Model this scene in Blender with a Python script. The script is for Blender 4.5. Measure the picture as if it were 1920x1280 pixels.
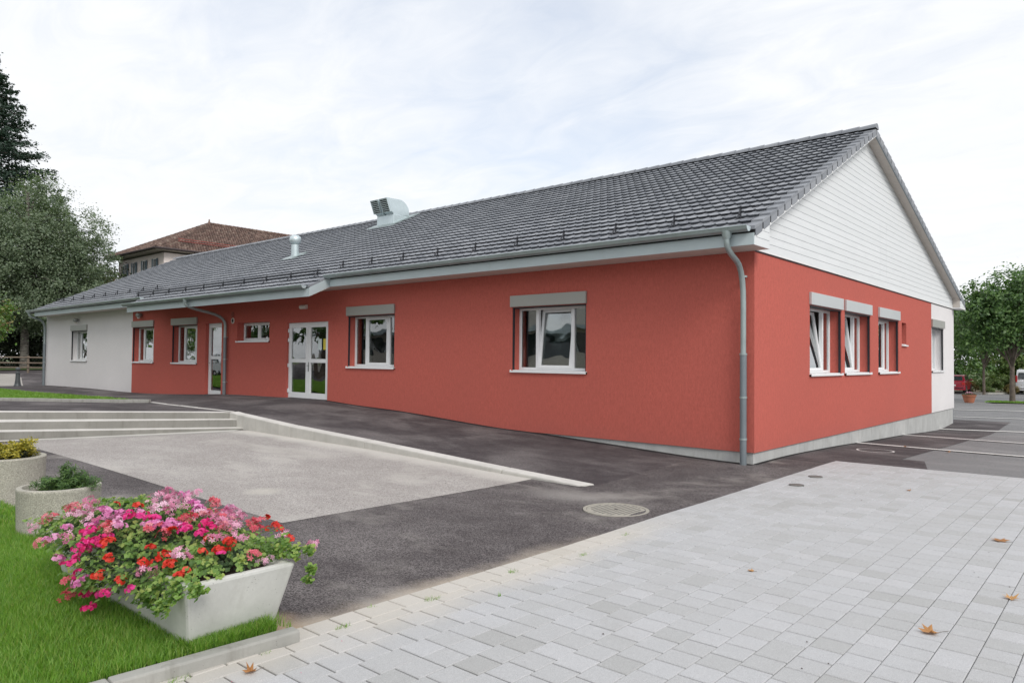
import bpy, bmesh, math, random
import numpy as np
from mathutils import Vector, Matrix

# ------------------------------------------------------------------ clear, camera, light, exposure
for o in list(bpy.data.objects):
    bpy.data.objects.remove(o)
scene = bpy.context.scene
COL = scene.collection
R = math.radians
rnd = random.Random(7)
nrs = np.random.RandomState(11)

CAM = Vector((4.9247, -11.8709, 1.5345))
RIGHT = Vector((0.75385979, 0.65696832, 0.00938318))
UP = Vector((0.00921825, -0.02485532, 0.99964856))
FWD = Vector((-0.65697066, 0.75350835, 0.02479353))
cd = bpy.data.cameras.new('camera')
cam = bpy.data.objects.new('camera', cd)
COL.objects.link(cam)
m = Matrix.Identity(4)
for i in range(3):
    m[i][0] = RIGHT[i]; m[i][1] = UP[i]; m[i][2] = -FWD[i]; m[i][3] = CAM[i]
cam.matrix_world = m
cd.sensor_width = 36
cd.lens = 1354.473 / 1920 * 36
cd.clip_start = 0.05
cd.clip_end = 3000
scene.camera = cam

SUN_DIR = Vector((1.0, -0.42, 0.95)).normalized()          # towards the sun
sl = bpy.data.lights.new('sun', 'SUN')
sl.energy = 1.5
sl.angle = R(22)
sl.color = (1.0, 0.965, 0.91)
sun = bpy.data.objects.new('sun', sl)
COL.objects.link(sun)
sun.rotation_euler = SUN_DIR.to_track_quat('Z', 'Y').to_euler()
sun.location = (20, -20, 30)

world = bpy.data.worlds.new("World")
scene.world = world
world.use_nodes = True
wn = world.node_tree.nodes; wl = world.node_tree.links
wn.clear()
def wnode(t, **k):
    n = wn.new(t)
    for a, b in k.items():
        setattr(n, a, b)
    return n
wo = wnode('ShaderNodeOutputWorld')
sky = wnode('ShaderNodeTexSky', sky_type='NISHITA', sun_disc=False)
sky.sun_elevation = math.asin(SUN_DIR.z)
sky.sun_rotation = math.atan2(SUN_DIR.x, SUN_DIR.y)
sky.air_density = 1.0; sky.dust_density = 1.5; sky.ozone_density = 1.0
bg1 = wnode('ShaderNodeBackground'); bg1.inputs[1].default_value = 0.15
wl.new(sky.outputs[0], bg1.inputs[0])
bg2 = wnode('ShaderNodeBackground'); bg2.inputs[1].default_value = 1.0
tc = wnode('ShaderNodeTexCoord')
sep = wnode('ShaderNodeSeparateXYZ'); wl.new(tc.outputs['Generated'], sep.inputs[0])
def wm(op, a, b=None, c=None, clamp=False):
    n = wnode('ShaderNodeMath', operation=op); n.use_clamp = clamp
    for i, v in enumerate((a, b, c)):
        if v is None: continue
        if isinstance(v, (int, float)): n.inputs[i].default_value = v
        else: wl.new(v, n.inputs[i])
    return n.outputs[0]
zz = wm('ADD', wm('MAXIMUM', sep.outputs[2], 0.0), 0.13)
cx = wm('DIVIDE', sep.outputs[0], zz); cy = wm('DIVIDE', sep.outputs[1], zz)
cmb = wnode('ShaderNodeCombineXYZ'); wl.new(cx, cmb.inputs[0]); wl.new(cy, cmb.inputs[1])
def wnoise(scale, detail, rough, off=(0, 0, 0), dist=0.0, sc=(1, 1, 1)):
    mp = wnode('ShaderNodeMapping'); mp.inputs['Location'].default_value = off
    mp.inputs['Scale'].default_value = sc
    wl.new(cmb.outputs[0], mp.inputs[0])
    n = wnode('ShaderNodeTexNoise'); n.inputs['Scale'].default_value = scale
    n.inputs['Detail'].default_value = detail; n.inputs['Roughness'].default_value = rough
    n.inputs['Distortion'].default_value = dist
    wl.new(mp.outputs[0], n.inputs['Vector'])
    return n.outputs['Fac']
n1 = wnoise(0.55, 5, 0.55, (3.1, 1.2, 0), 0.4)
n2 = wnoise(3.2, 7, 0.62, (0.4, 5.2, 0), 0.8, (1, 1.7, 1))
mr = wnode('ShaderNodeMapRange'); mr.inputs[1].default_value = 0.30; mr.inputs[2].default_value = 0.50
mr.inputs[3].default_value = 0.62; mr.inputs[4].default_value = 1.0
wl.new(wm('ADD', wm('MULTIPLY', n1, 0.8), wm('MULTIPLY', n2, 0.2)), mr.inputs[0])
cr = wnode('ShaderNodeValToRGB')
cr.color_ramp.elements[0].position = 0.33; cr.color_ramp.elements[0].color = (0.69, 0.715, 0.755, 1)
cr.color_ramp.elements[1].position = 0.62; cr.color_ramp.elements[1].color = (0.775, 0.785, 0.80, 1)
wl.new(wm('ADD', wm('MULTIPLY', n1, 0.55), wm('MULTIPLY', n2, 0.45)), cr.inputs[0])
wl.new(cr.outputs[0], bg2.inputs[0])
mx = wnode('ShaderNodeMixShader')
wl.new(mr.outputs[0], mx.inputs[0]); wl.new(bg1.outputs[0], mx.inputs[1]); wl.new(bg2.outputs[0], mx.inputs[2])
wl.new(mx.outputs[0], wo.inputs[0])

scene.view_settings.view_transform = 'Standard'
scene.view_settings.look = 'None'
scene.view_settings.exposure = 0.40
scene.view_settings.gamma = 1.0
scene.view_settings.use_curve_mapping = False
scene.render.engine = 'CYCLES'

# ------------------------------------------------------------------ materials
MATS = {}
class NT:
    def __init__(s, name):
        s.m = bpy.data.materials.new(name); s.m.use_nodes = True
        s.t = s.m.node_tree; s.n = s.t.nodes; s.l = s.t.links
        s.b = s.n['Principled BSDF']; s.out = s.n['Material Output']
        MATS[name] = s.m
    def node(s, t, **k):
        n = s.n.new(t)
        for a, b in k.items(): setattr(n, a, b)
        return n
    def set(s, sock, v):
        if isinstance(v, (int, float)): sock.default_value = v
        elif isinstance(v, tuple): sock.default_value = v if len(v) != 3 or sock.type != 'RGBA' else v + (1,)
        else: s.l.new(v, sock)
    def math(s, op, a, b=None, c=None, clamp=False):
        n = s.node('ShaderNodeMath', operation=op); n.use_clamp = clamp
        for i, v in enumerate((a, b, c)):
            if v is not None: s.set(n.inputs[i], v)
        return n.outputs[0]
    def coord(s, kind='Object', scale=(1, 1, 1), loc=(0, 0, 0)):
        t = s.node('ShaderNodeTexCoord'); mp = s.node('ShaderNodeMapping')
        mp.inputs['Scale'].default_value = scale; mp.inputs['Location'].default_value = loc
        s.l.new(t.outputs[kind], mp.inputs[0]); return mp.outputs[0]
    def pos(s, scale=(1, 1, 1), loc=(0, 0, 0)):
        g = s.node('ShaderNodeNewGeometry'); mp = s.node('ShaderNodeMapping')
        mp.inputs['Scale'].default_value = scale; mp.inputs['Location'].default_value = loc
        s.l.new(g.outputs['Position'], mp.inputs[0]); return mp.outputs[0]
    def noise(s, vec, scale, detail=3, rough=0.55, dist=0.0):
        n = s.node('ShaderNodeTexNoise')
        n.inputs['Scale'].default_value = scale; n.inputs['Detail'].default_value = detail
        n.inputs['Roughness'].default_value = rough; n.inputs['Distortion'].default_value = dist
        s.l.new(vec, n.inputs['Vector']); return n.outputs['Fac']
    def voro(s, vec, scale, feat='F1', out='Distance', rand=1.0):
        n = s.node('ShaderNodeTexVoronoi', feature=feat); n.inputs['Scale'].default_value = scale
        n.inputs['Randomness'].default_value = rand
        s.l.new(vec, n.inputs['Vector']); return n.outputs[out]
    def rng(s, v, a, b, c=0.0, d=1.0, smooth=False):
        n = s.node('ShaderNodeMapRange')
        if smooth: n.interpolation_type = 'SMOOTHSTEP'
        s.set(n.inputs[0], v)
        for i, x in enumerate((a, b, c, d)): n.inputs[i + 1].default_value = x
        return n.outputs[0]
    def mix(s, f, a, b, blend='MIX'):
        n = s.node('ShaderNodeMix', data_type='RGBA', blend_type=blend)
        s.set(n.inputs[0], f)
        for i, v in ((6, a), (7, b)):
            if isinstance(v, tuple): n.inputs[i].default_value = v + (1,) if len(v) == 3 else v
            else: s.l.new(v, n.inputs[i])
        return n.outputs[2]
    def ramp(s, v, stops):
        n = s.node('ShaderNodeValToRGB'); e = n.color_ramp.elements
        while len(e) < len(stops): e.new(0.5)
        for i, (p, c) in enumerate(stops):
            e[i].position = p; e[i].color = c + (1,)
        s.set(n.inputs[0], v); return n.outputs[0]
    def bump(s, h, strength=0.3, dist=0.01):
        n = s.node('ShaderNodeBump'); n.inputs['Strength'].default_value = strength
        n.inputs['Distance'].default_value = dist; s.l.new(h, n.inputs['Height'])
        s.l.new(n.outputs[0], s.b.inputs['Normal']); return n
    def fin(s, color=None, rough=0.8, metal=0.0, spec=None):
        if color is not None: s.set(s.b.inputs['Base Color'], color)
        s.set(s.b.inputs['Roughness'], rough); s.b.inputs['Metallic'].default_value = metal
        if spec is not None: s.b.inputs['Specular IOR Level'].default_value = spec
        return s.m
    def island(s):
        g = s.node('ShaderNodeNewGeometry'); o = s.node('ShaderNodeObjectInfo')
        return s.math('FRACT', s.math('ADD', g.outputs['Random Per Island'], o.outputs['Random']))

def stucco(name, col, amp=0.10):
    t = NT(name); p = t.pos((1, 1, .28)); q = t.pos()
    f = t.math('ADD', t.math('MULTIPLY', t.noise(p, 60, 3, 0.7), 0.55), t.math('MULTIPLY', t.noise(p, 22, 4, 0.75), 0.45)); g = t.noise(q, 0.55, 4, 0.6); h = t.noise(q, 160, 2, 0.6)
    dirt = t.rng(t.math('ADD', t.node_z(), t.math('MULTIPLY', t.noise(q, 3, 4), -0.5)), -0.45, 0.15, 0.80, 1.0, True)
    c = t.mix(t.rng(f, 0.38, 0.62), tuple(x * (1 - amp) for x in col), tuple(min(1, x * (1 + amp)) for x in col))
    c = t.mix(t.rng(g, 0.3, 0.7, 0, 0.45), c, tuple(x * 0.86 + 0.012 for x in col))
    c = t.mix(dirt, tuple(x * 0.6 + 0.05 for x in col), c)
    t.bump(t.math('ADD', f, t.math('MULTIPLY', h, 0.6)), 0.55, 0.006)
    return t.fin(c, 0.93, spec=0.2)
def node_z(s):
    g = s.node('ShaderNodeNewGeometry'); x = s.node('ShaderNodeSeparateXYZ')
    s.l.new(g.outputs['Position'], x.inputs[0]); return x.outputs[2]
NT.node_z = node_z
stucco('red_stucco', (0.50, 0.122, 0.095), 0.15)
stucco('white_stucco', (0.76, 0.735, 0.735), 0.05)

def simple(name, col, rough=0.5, metal=0.0, var=0.06, sc=8, bump=0.0, spec=None, bsc=60):
    t = NT(name); p = t.coord()
    f = t.noise(p, sc, 4, 0.6)
    c = t.mix(t.rng(f, 0.3, 0.7), tuple(x * (1 - var) for x in col), tuple(min(1, x * (1 + var)) for x in col))
    if bump: t.bump(t.noise(p, bsc, 3, 0.6), bump, 0.004)
    rr = t.rng(t.noise(p, 1.5 if metal else sc * 3, 3), 0.3, 0.7, max(0.02, rough - 0.05), min(1, rough + 0.05))
    return t.fin(c, rr, metal, spec)
simple('white_plastic', (0.78, 0.79, 0.80), 0.32, var=0.02)
simple('white_paint_metal', (0.78, 0.78, 0.79), 0.38, var=0.03)
simple('shutter_metal', (0.37, 0.37, 0.345), 0.42, 0.2, var=0.03, sc=.7)
simple('shutter_metal_light', (0.53, 0.55, 0.555), 0.42, 0.2, var=0.03, sc=.7)
simple('gutter_zinc', (0.36, 0.42, 0.42), 0.42, 0.55, var=0.10, sc=3)
simple('fascia_metal', (0.47, 0.54, 0.56), 0.45, 0.15, var=0.05, sc=1.2)
simple('pipe_dark', (0.20, 0.23, 0.25), 0.45, 0.35, var=0.08, sc=3)
simple('vent_metal', (0.58, 0.66, 0.68), 0.38, 0.55, var=0.07, sc=3)
simple('dark_metal', (0.035, 0.037, 0.045), 0.5, 0.5)
simple('dark_gap', (0.02, 0.02, 0.02), 0.8)
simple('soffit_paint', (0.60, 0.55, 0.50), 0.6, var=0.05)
simple('interior_wall', (0.32, 0.28, 0.25), 0.8)
simple('interior_floor', (0.12, 0.09, 0.07), 0.6)
simple('lamp_shell', (0.35, 0.36, 0.35), 0.4, 0.4)
simple('lamp_glass', (0.72, 0.66, 0.62), 0.25)
simple('vent_plate_red', (0.33, 0.08, 0.06), 0.6)
simple('paper_white', (0.60, 0.68, 0.68), 0.7)
simple('paper_yellow', (0.62, 0.52, 0.06), 0.7)
simple('handle_metal', (0.25, 0.25, 0.26), 0.3, 0.9)
simple('terracotta', (0.42, 0.16, 0.09), 0.8, var=0.15, bump=0.2)
simple('soil', (0.06, 0.04, 0.03), 0.95, var=0.4, sc=40, bump=0.6)
simple('wood_rail', (0.16, 0.125, 0.095), 0.85, var=0.25, sc=6, bump=0.3)
simple('bollard_iron', (0.085, 0.095, 0.10), 0.5, 0.3)
simple('tyre', (0.02, 0.02, 0.02), 0.85)
simple('chrome', (0.6, 0.6, 0.62), 0.25, 0.9)
simple('car_red', (0.30, 0.012, 0.03), 0.22, spec=0.7)
simple('car_white', (0.72, 0.73, 0.76), 0.22, spec=0.6)
simple('car_glass', (0.035, 0.045, 0.05), 0.06, spec=0.8)
simple('light_red', (0.45, 0.02, 0.02), 0.25)
simple('plate', (0.7, 0.7, 0.68), 0.4)
simple('cream_wall', (0.66, 0.61, 0.54), 0.9)
simple('far_white_wall', (0.76, 0.68, 0.64), 0.9)
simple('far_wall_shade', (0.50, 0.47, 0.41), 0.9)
simple('shutter_blue', (0.11, 0.16, 0.19), 0.6)
simple('far_gutter', (0.05, 0.035, 0.035), 0.6)
simple('roof_rail_red', (0.36, 0.07, 0.06), 0.6)
simple('flashing', (0.03, 0.03, 0.035), 0.5, 0.4)

def concrete(name, col, pores=0.5, bump=0.3, stain=0.35, grad=False):
    t = NT(name); p = t.pos()
    a = t.noise(p, 2.2, 5, 0.62); b = t.noise(p, 38, 4, 0.65)
    st = t.noise(t.pos((3.5, 3.5, 0.6)), 2.0, 5, 0.7)
    v = t.voro(p, 46)
    c = t.mix(t.rng(a, 0.28, 0.72), tuple(x * 0.84 for x in col), tuple(min(1, x * 1.12) for x in col))
    c = t.mix(t.rng(b, 0.3, 0.75, 0, 0.25), c, tuple(x * 0.72 for x in col))
    c = t.mix(t.rng(st, 0.52, 0.74, 0, stain), c, tuple(x * y for x, y in zip(col, (0.60, 0.58, 0.55))))
    vm = t.noise(p, 9, 2)
    pore = t.math('MULTIPLY', t.rng(v, 0.10, 0.16, 1, 0), t.rng(vm, 0.52, 0.6))
    c = t.mix(t.math('MULTIPLY', pore, pores), c, tuple(x * 0.45 for x in col))
    t.bump(t.math('SUBTRACT', b, t.math('MULTIPLY', pore, 1.5)), bump, 0.004)
    return t.fin(c, 0.88, spec=0.3)
concrete('concrete_plinth', (0.47, 0.475, 0.465), stain=0.5)
concrete('concrete_light', (0.50, 0.485, 0.45))
concrete('concrete_top', (0.62, 0.60, 0.57), 0.2)
concrete('concrete_trough', (0.56, 0.56, 0.53), 1.0)
concrete('concrete_kerb', (0.36, 0.355, 0.33), 0.8, bump=0.5, stain=0.85)
concrete('concrete_step_shade', (0.25, 0.243, 0.222), 0.5, stain=0.6)  # step concrete darkened so the risers look shaded

def exposed(name, col):
    t = NT(name); p = t.pos()
    v = t.voro(p, 150, out='Color'); d = t.voro(p, 150)
    hs = t.node('ShaderNodeSeparateColor'); t.l.new(v, hs.inputs[0])
    c = t.ramp(hs.outputs[0], [(0.0, tuple(x * 0.55 for x in col)), (0.25, tuple(x * 0.88 for x in col)),
                               (0.75, col), (1.0, tuple(min(1, x * 1.45) for x in col))])
    c = t.mix(t.rng(t.noise(p, 4, 4), 0.35, 0.7, 0, 0.35), c, tuple(x * 0.65 for x in col))
    t.bump(t.rng(d, 0, 0.6, 1, 0), 0.5, 0.004)
    return t.fin(c, 0.9)
exposed('pebble_concrete', (0.43, 0.41, 0.35))

# asphalt family: stone speckle, soft patches, dust
def asphalt(name, dark, light, speck=0.5, patch=(0.45, 0.68), pa=0.7, dust=None):
    t = NT(name); p = t.pos()
    v = t.voro(p, 105, out='Color'); hs = t.node('ShaderNodeSeparateColor'); t.l.new(v, hs.inputs[0])
    n = t.noise(p, 260, 2, 0.6); big = t.noise(t.pos((1, 1.8, 1)), 0.42, 5, 0.62, 0.3); mid = t.noise(p, 2.6, 4, 0.6, 0.4)
    base = t.mix(t.math('MULTIPLY', t.rng(big, patch[0], patch[1], 0, 1, True), pa), dark, light)
    base = t.mix(t.rng(mid, 0.4, 0.75, 0, 0.35), base, light)
    sp = t.math('ADD', t.math('MULTIPLY', hs.outputs[0], 0.7), t.math('MULTIPLY', n, 0.3))
    k = t.rng(sp, 0.1, 0.95, 1 - speck, 1 + speck * 1.15)
    g = t.node('ShaderNodeCombineXYZ')
    for i in range(3): t.l.new(k, g.inputs[i])
    c = t.mix(1.0, base, g.outputs[0], 'MULTIPLY')
    if dust: c = dust(t, c, p)
    t.bump(sp, 0.55, 0.006)
    return t.fin(c, 0.9, spec=0.25)
def yard_dust(t, c, p):
    sx = t.node('ShaderNodeSeparateXYZ'); t.l.new(p, sx.inputs[0])
    x, y = sx.outputs[0], sx.outputs[1]
    wob = t.math('MULTIPLY', t.math('SUBTRACT', t.noise(p, 2.2, 4), 0.5), 0.45)
    near = t.rng(t.math('ADD', x, wob), 0.58, 1.0, 0, 1, True)              # sand swept against the paving
    al = t.rng(t.math('ADD', y, t.math('MULTIPLY', t.math('SUBTRACT', t.noise(p, 0.8, 3), 0.5), 2.0)), -5.4, -7.0, 0, 1, True)
    c = t.mix(t.math('MULTIPLY', t.math('MULTIPLY', near, al), 0.8), c, (0.50, 0.43, 0.35))
    pl = t.math('MULTIPLY', t.rng(t.math('ADD', y, wob), -9.0, -9.3, 0, 1, True), t.rng(x, 0.2, 0.7, 0, 1, True))
    c = t.mix(t.math('MULTIPLY', pl, 0.8), c, (0.42, 0.31, 0.21))
    dx = t.math('MULTIPLY', t.math('SUBTRACT', x, -0.75), 0.9); dy = t.math('MULTIPLY', t.math('SUBTRACT', y, -4.15), 1.5)
    r = t.math('SQRT', t.math('ADD', t.math('MULTIPLY', dx, dx), t.math('MULTIPLY', dy, dy)))
    blob = t.rng(t.math('ADD', r, wob), 0.05, 0.9, 1, 0, True)
    c = t.mix(t.math('MULTIPLY', blob, 0.55), c, (0.36, 0.34, 0.32))
    w = t.math('MULTIPLY', t.rng(t.noise(t.pos((.8, 1.1, 1), (3, 1, 0)), 0.8, 5, 0.62, 0.25), 0.50, 0.74, 0, 1, True), 0.62)
    return t.mix(w, c, (0.36, 0.335, 0.31))
asphalt('asphalt_new', (0.082, 0.072, 0.073), (0.165, 0.15, 0.148), 0.85, dust=yard_dust)
asphalt('asphalt_path', (0.058, 0.050, 0.053), (0.15, 0.136, 0.136), 0.45, (0.42, 0.66), 0.9)
asphalt('wall_foot_dark', (0.022, 0.020, 0.021), (0.05, 0.045, 0.046), 0.4)
asphalt('asphalt_old', (0.185, 0.185, 0.188), (0.25, 0.245, 0.245), 0.35)
def court_dust(t, c, p):
    sx = t.node('ShaderNodeSeparateXYZ'); t.l.new(p, sx.inputs[0])
    y = sx.outputs[1]
    wob = t.math('MULTIPLY', t.math('SUBTRACT', t.noise(p, 1.3, 4), 0.5), 0.7)
    k = t.rng(t.math('ADD', y, wob), -4.1, -3.6, 0, 1, True)
    c = t.mix(t.math('MULTIPLY', k, 0.75), c, (0.56, 0.53, 0.49))
    dx = t.math('SUBTRACT', sx.outputs[0], -3.75); dy = t.math('SUBTRACT', y, -6.85)
    r = t.math('SQRT', t.math('ADD', t.math('MULTIPLY', dx, dx), t.math('MULTIPLY', dy, dy)))
    blob = t.rng(t.math('ADD', r, t.math('MULTIPLY', wob, 0.2)), 0.08, 0.34, 1, 0, True)
    c = t.mix(t.math('MULTIPLY', blob, 0.5), c, (0.55, 0.52, 0.46))
    w = t.math('MULTIPLY', t.rng(t.noise(t.pos((.8, 1.6, 1), (1, 4, 0)), 0.7, 5, 0.65, 0.3), 0.5, 0.72, 0, 1, True), 0.55)
    return t.mix(w, c, (0.50, 0.475, 0.44))
asphalt('asphalt_court', (0.33, 0.305, 0.29), (0.43, 0.405, 0.385), 0.45, dust=court_dust)
asphalt('road_concrete', (0.33, 0.31, 0.285), (0.42, 0.395, 0.37), 0.2)
asphalt('line_paint', (0.56, 0.55, 0.53), (0.70, 0.69, 0.67), 0.3, (0.3, 0.6))

t = NT('paving_stone'); p = t.pos()
isl = t.island()
c = t.ramp(isl, [(0.0, (0.372, 0.372, 0.368)), (0.06, (0.40, 0.402, 0.402)), (0.25, (0.42, 0.421, 0.425)), (0.86, (0.445, 0.448, 0.458)), (1.0, (0.465, 0.465, 0.475))])
v = t.voro(p, 420, out='Color'); hs = t.node('ShaderNodeSeparateColor'); t.l.new(v, hs.inputs[0])
k = t.rng(hs.outputs[0], 0, 1, 0.80, 1.20)
g = t.node('ShaderNodeCombineXYZ')
for i in range(3): t.l.new(k, g.inputs[i])
c = t.mix(1.0, c, g.outputs[0], 'MULTIPLY')
c = t.mix(t.rng(t.noise(p, 2.4, 5, 0.65), 0.5, 0.75, 0, 0.3), c, (0.35, 0.345, 0.335))
c = t.mix(t.rng(t.noise(p, 14, 3, 0.6), 0.62, 0.75, 0, 0.3), c, (0.55, 0.55, 0.55))
sx = t.node('ShaderNodeSeparateXYZ'); t.l.new(p, sx.inputs[0])
dst = t.math('MULTIPLY', t.rng(t.math('ADD', sx.outputs[0], t.math('MULTIPLY', t.noise(p, 2, 3), 0.5)), 1.25, 1.75, 1, 0, True),
             t.rng(sx.outputs[1], -4.2, -6.2, 0, 1, True))
c = t.mix(t.math('MULTIPLY', dst, 0.5), c, (0.60, 0.54, 0.45))
t.bump(hs.outputs[0], 0.25, 0.002)
t.fin(c, 0.82, spec=0.3)
simple('joint_sand', (0.11, 0.105, 0.10), 0.95, var=0.3, sc=30)

t = NT('roof_tile'); p = t.pos()
isl = t.island()
c = t.ramp(isl, [(0.0, (0.155, 0.166, 0.188)), (0.5, (0.20, 0.213, 0.237)), (1.0, (0.26, 0.272, 0.295))])
c = t.mix(t.rng(t.noise(p, 70, 3, 0.6), 0.45, 0.8, 0, 0.3), c, (0.33, 0.34, 0.36))
t.bump(t.noise(p, 200, 3), 0.2, 0.003)
t.fin(c, 0.42, spec=0.6)
t = NT('old_tile'); isl = t.island(); p = t.pos()
c = t.ramp(isl, [(0.0, (0.10, 0.065, 0.055)), (0.4, (0.16, 0.10, 0.082)), (0.75, (0.21, 0.135, 0.11)), (1.0, (0.28, 0.21, 0.17))])
c = t.mix(t.rng(t.noise(p, 1.5, 4), 0.4, 0.7, 0, 0.5), c, (0.10, 0.075, 0.06))
t.fin(c, 0.9)

t = NT('white_board'); p = t.pos((1, .10, 1.0)); isl = t.island()
k = t.noise(p, 9, 5, 0.65, 0.6)
c = t.mix(t.rng(k, 0.3, 0.75), (0.715, 0.735, 0.745), (0.775, 0.79, 0.80))
c = t.mix(t.rng(t.noise(t.pos((1, 1, 2)), 2.1, 4, 0.7), 0.60, 0.76, 0, 0.22), c, (0.55, 0.58, 0.60))
c = t.mix(t.math('MULTIPLY', isl, 0.18), c, (0.60, 0.62, 0.62))
t.bump(t.noise(t.pos((1, .2, 3)), 30, 3), 0.12, 0.003)
t.fin(c, 0.55)
simple('trim_white', (0.80, 0.80, 0.80), 0.5, var=0.03)

# glass: fresnel mix of clear and mirror, slightly wavy as insulated panes are
t = NT('window_glass')
tr = t.node('ShaderNodeBsdfTransparent'); tr.inputs[0].default_value = (0.62, 0.66, 0.65, 1)
gl = t.node('ShaderNodeBsdfGlossy'); gl.inputs['Roughness'].default_value = 0.005; gl.inputs[0].default_value = (0.95, 0.97, 0.97, 1)
fr = t.node('ShaderNodeFresnel'); fr.inputs[0].default_value = 1.52
bp = t.node('ShaderNodeBump'); bp.inputs['Strength'].default_value = 0.35; bp.inputs['Distance'].default_value = 0.02
t.l.new(t.noise(t.pos(), 1.6, 1, 0.4), bp.inputs['Height']); t.l.new(bp.outputs[0], gl.inputs['Normal'])
ms = t.node('ShaderNodeMixShader')
t.l.new(t.math('ADD', t.math('MULTIPLY', fr.outputs[0], 2.3), 0.10, clamp=True), ms.inputs[0])
t.l.new(tr.outputs[0], ms.inputs[1]); t.l.new(gl.outputs[0], ms.inputs[2]); t.l.new(ms.outputs[0], t.out.inputs[0])

def leafmat(name, cols, rough=0.55, trans=0.35, tcol=None):
    t = NT(name); isl = t.island()
    n = len(cols); st = [(i / (n - 1), c) for i, c in enumerate(cols)]
    c = t.ramp(isl, st)
    t.set(t.b.inputs['Base Color'], c); t.b.inputs['Roughness'].default_value = rough
    tl = t.node('ShaderNodeBsdfTranslucent')
    t.l.new(t.mix(1.0, c, tcol or (1.5, 1.7, 0.8), 'MULTIPLY'), tl.inputs[0])
    ms = t.node('ShaderNodeMixShader'); ms.inputs[0].default_value = trans
    t.l.new(t.b.outputs[0], ms.inputs[1]); t.l.new(tl.outputs[0], ms.inputs[2]); t.l.new(ms.outputs[0], t.out.inputs[0])
    return t.m
leafmat('leaf_birch', [(0.08, 0.118, 0.07), (0.135, 0.178, 0.11), (0.20, 0.245, 0.16), (0.10, 0.15, 0.085)], 0.5, 0.3)
leafmat('leaf_conifer', [(0.018, 0.038, 0.026), (0.03, 0.06, 0.04), (0.045, 0.085, 0.055)], 0.6, 0.15)
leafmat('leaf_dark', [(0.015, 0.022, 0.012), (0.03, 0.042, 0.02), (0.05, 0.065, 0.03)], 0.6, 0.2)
leafmat('leaf_plane', [(0.045, 0.09, 0.035), (0.075, 0.145, 0.05), (0.12, 0.21, 0.07), (0.19, 0.29, 0.11)], 0.45, 0.35)
leafmat('leaf_chestnut', [(0.06, 0.12, 0.03), (0.12, 0.22, 0.05), (0.20, 0.32, 0.09), (0.30, 0.18, 0.10)], 0.45, 0.35)
leafmat('leaf_hedge', [(0.06, 0.11, 0.03), (0.10, 0.17, 0.045), (0.15, 0.21, 0.06), (0.13, 0.13, 0.05)], 0.6, 0.3)
leafmat('leaf_autumn', [(0.12, 0.10, 0.04), (0.20, 0.14, 0.06), (0.16, 0.17, 0.05), (0.30, 0.15, 0.08)], 0.6, 0.3)
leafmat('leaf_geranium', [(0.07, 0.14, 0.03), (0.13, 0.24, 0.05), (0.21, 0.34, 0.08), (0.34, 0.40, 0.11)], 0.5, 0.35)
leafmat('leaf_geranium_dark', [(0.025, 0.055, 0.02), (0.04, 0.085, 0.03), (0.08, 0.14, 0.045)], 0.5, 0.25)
leafmat('leaf_juniper', [(0.04, 0.085, 0.03), (0.075, 0.15, 0.045), (0.15, 0.25, 0.065)], 0.6, 0.25)
leafmat('leaf_gold', [(0.20, 0.18, 0.03), (0.40, 0.34, 0.04), (0.58, 0.48, 0.07), (0.12, 0.15, 0.03)], 0.55, 0.3)
leafmat('grass_blade', [(0.08, 0.18, 0.02), (0.13, 0.27, 0.032), (0.18, 0.34, 0.045), (0.22, 0.38, 0.06), (0.30, 0.35, 0.10)], 0.5, 0.4)
leafmat('grass_far', [(0.10, 0.22, 0.025), (0.16, 0.30, 0.04), (0.22, 0.36, 0.06)], 0.6, 0.3)
leafmat('dry_leaf', [(0.34, 0.15, 0.05), (0.45, 0.23, 0.08), (0.55, 0.32, 0.13)], 0.6, 0.15, (1.2, 1.0, 0.6))
for nm, cc in dict(petal_pink=[(0.62, 0.16, 0.32), (0.80, 0.42, 0.58), (0.86, 0.62, 0.74)],
                   petal_orchid=[(0.62, 0.12, 0.40), (0.76, 0.28, 0.55), (0.84, 0.48, 0.70)],
                   petal_cerise=[(0.66, 0.015, 0.16), (0.78, 0.03, 0.24), (0.80, 0.06, 0.34)],
                   petal_red=[(0.60, 0.025, 0.015), (0.74, 0.05, 0.03), (0.78, 0.10, 0.06)],
                   petal_salmon=[(0.64, 0.06, 0.10), (0.76, 0.16, 0.22), (0.82, 0.40, 0.44)]).items():
    leafmat(nm, cc, 0.5, 0.3, (1.1, 0.9, 0.95))
simple('stem_green', (0.12, 0.17, 0.05), 0.6)
simple('grass_soil', (0.055, 0.085, 0.022), 0.95, var=0.4, sc=25)
simple('dirt_edge', (0.20, 0.15, 0.10), 0.95, var=0.3, sc=20)
t = NT('birch_bark'); p = t.coord('Object', (1, 1, 3))
c = t.mix(t.rng(t.noise(p, 3, 4, 0.7), 0.45, 0.6), (0.17, 0.155, 0.135), (0.06, 0.052, 0.045)); t.fin(c, 0.9)
simple('bark', (0.13, 0.105, 0.085), 0.9, var=0.35, sc=5, bump=0.4, bsc=20)
simple('ground_far', (0.10, 0.13, 0.05), 0.95, var=0.3, sc=0.05)
simple('mulch', (0.24, 0.19, 0.13), 0.95, var=0.3, sc=5)
simple('iron_cover', (0.34, 0.32, 0.275), 0.7, 0.0, var=0.12, sc=12)
simple('iron_dark', (0.17, 0.17, 0.16), 0.6, 0.3)

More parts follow.
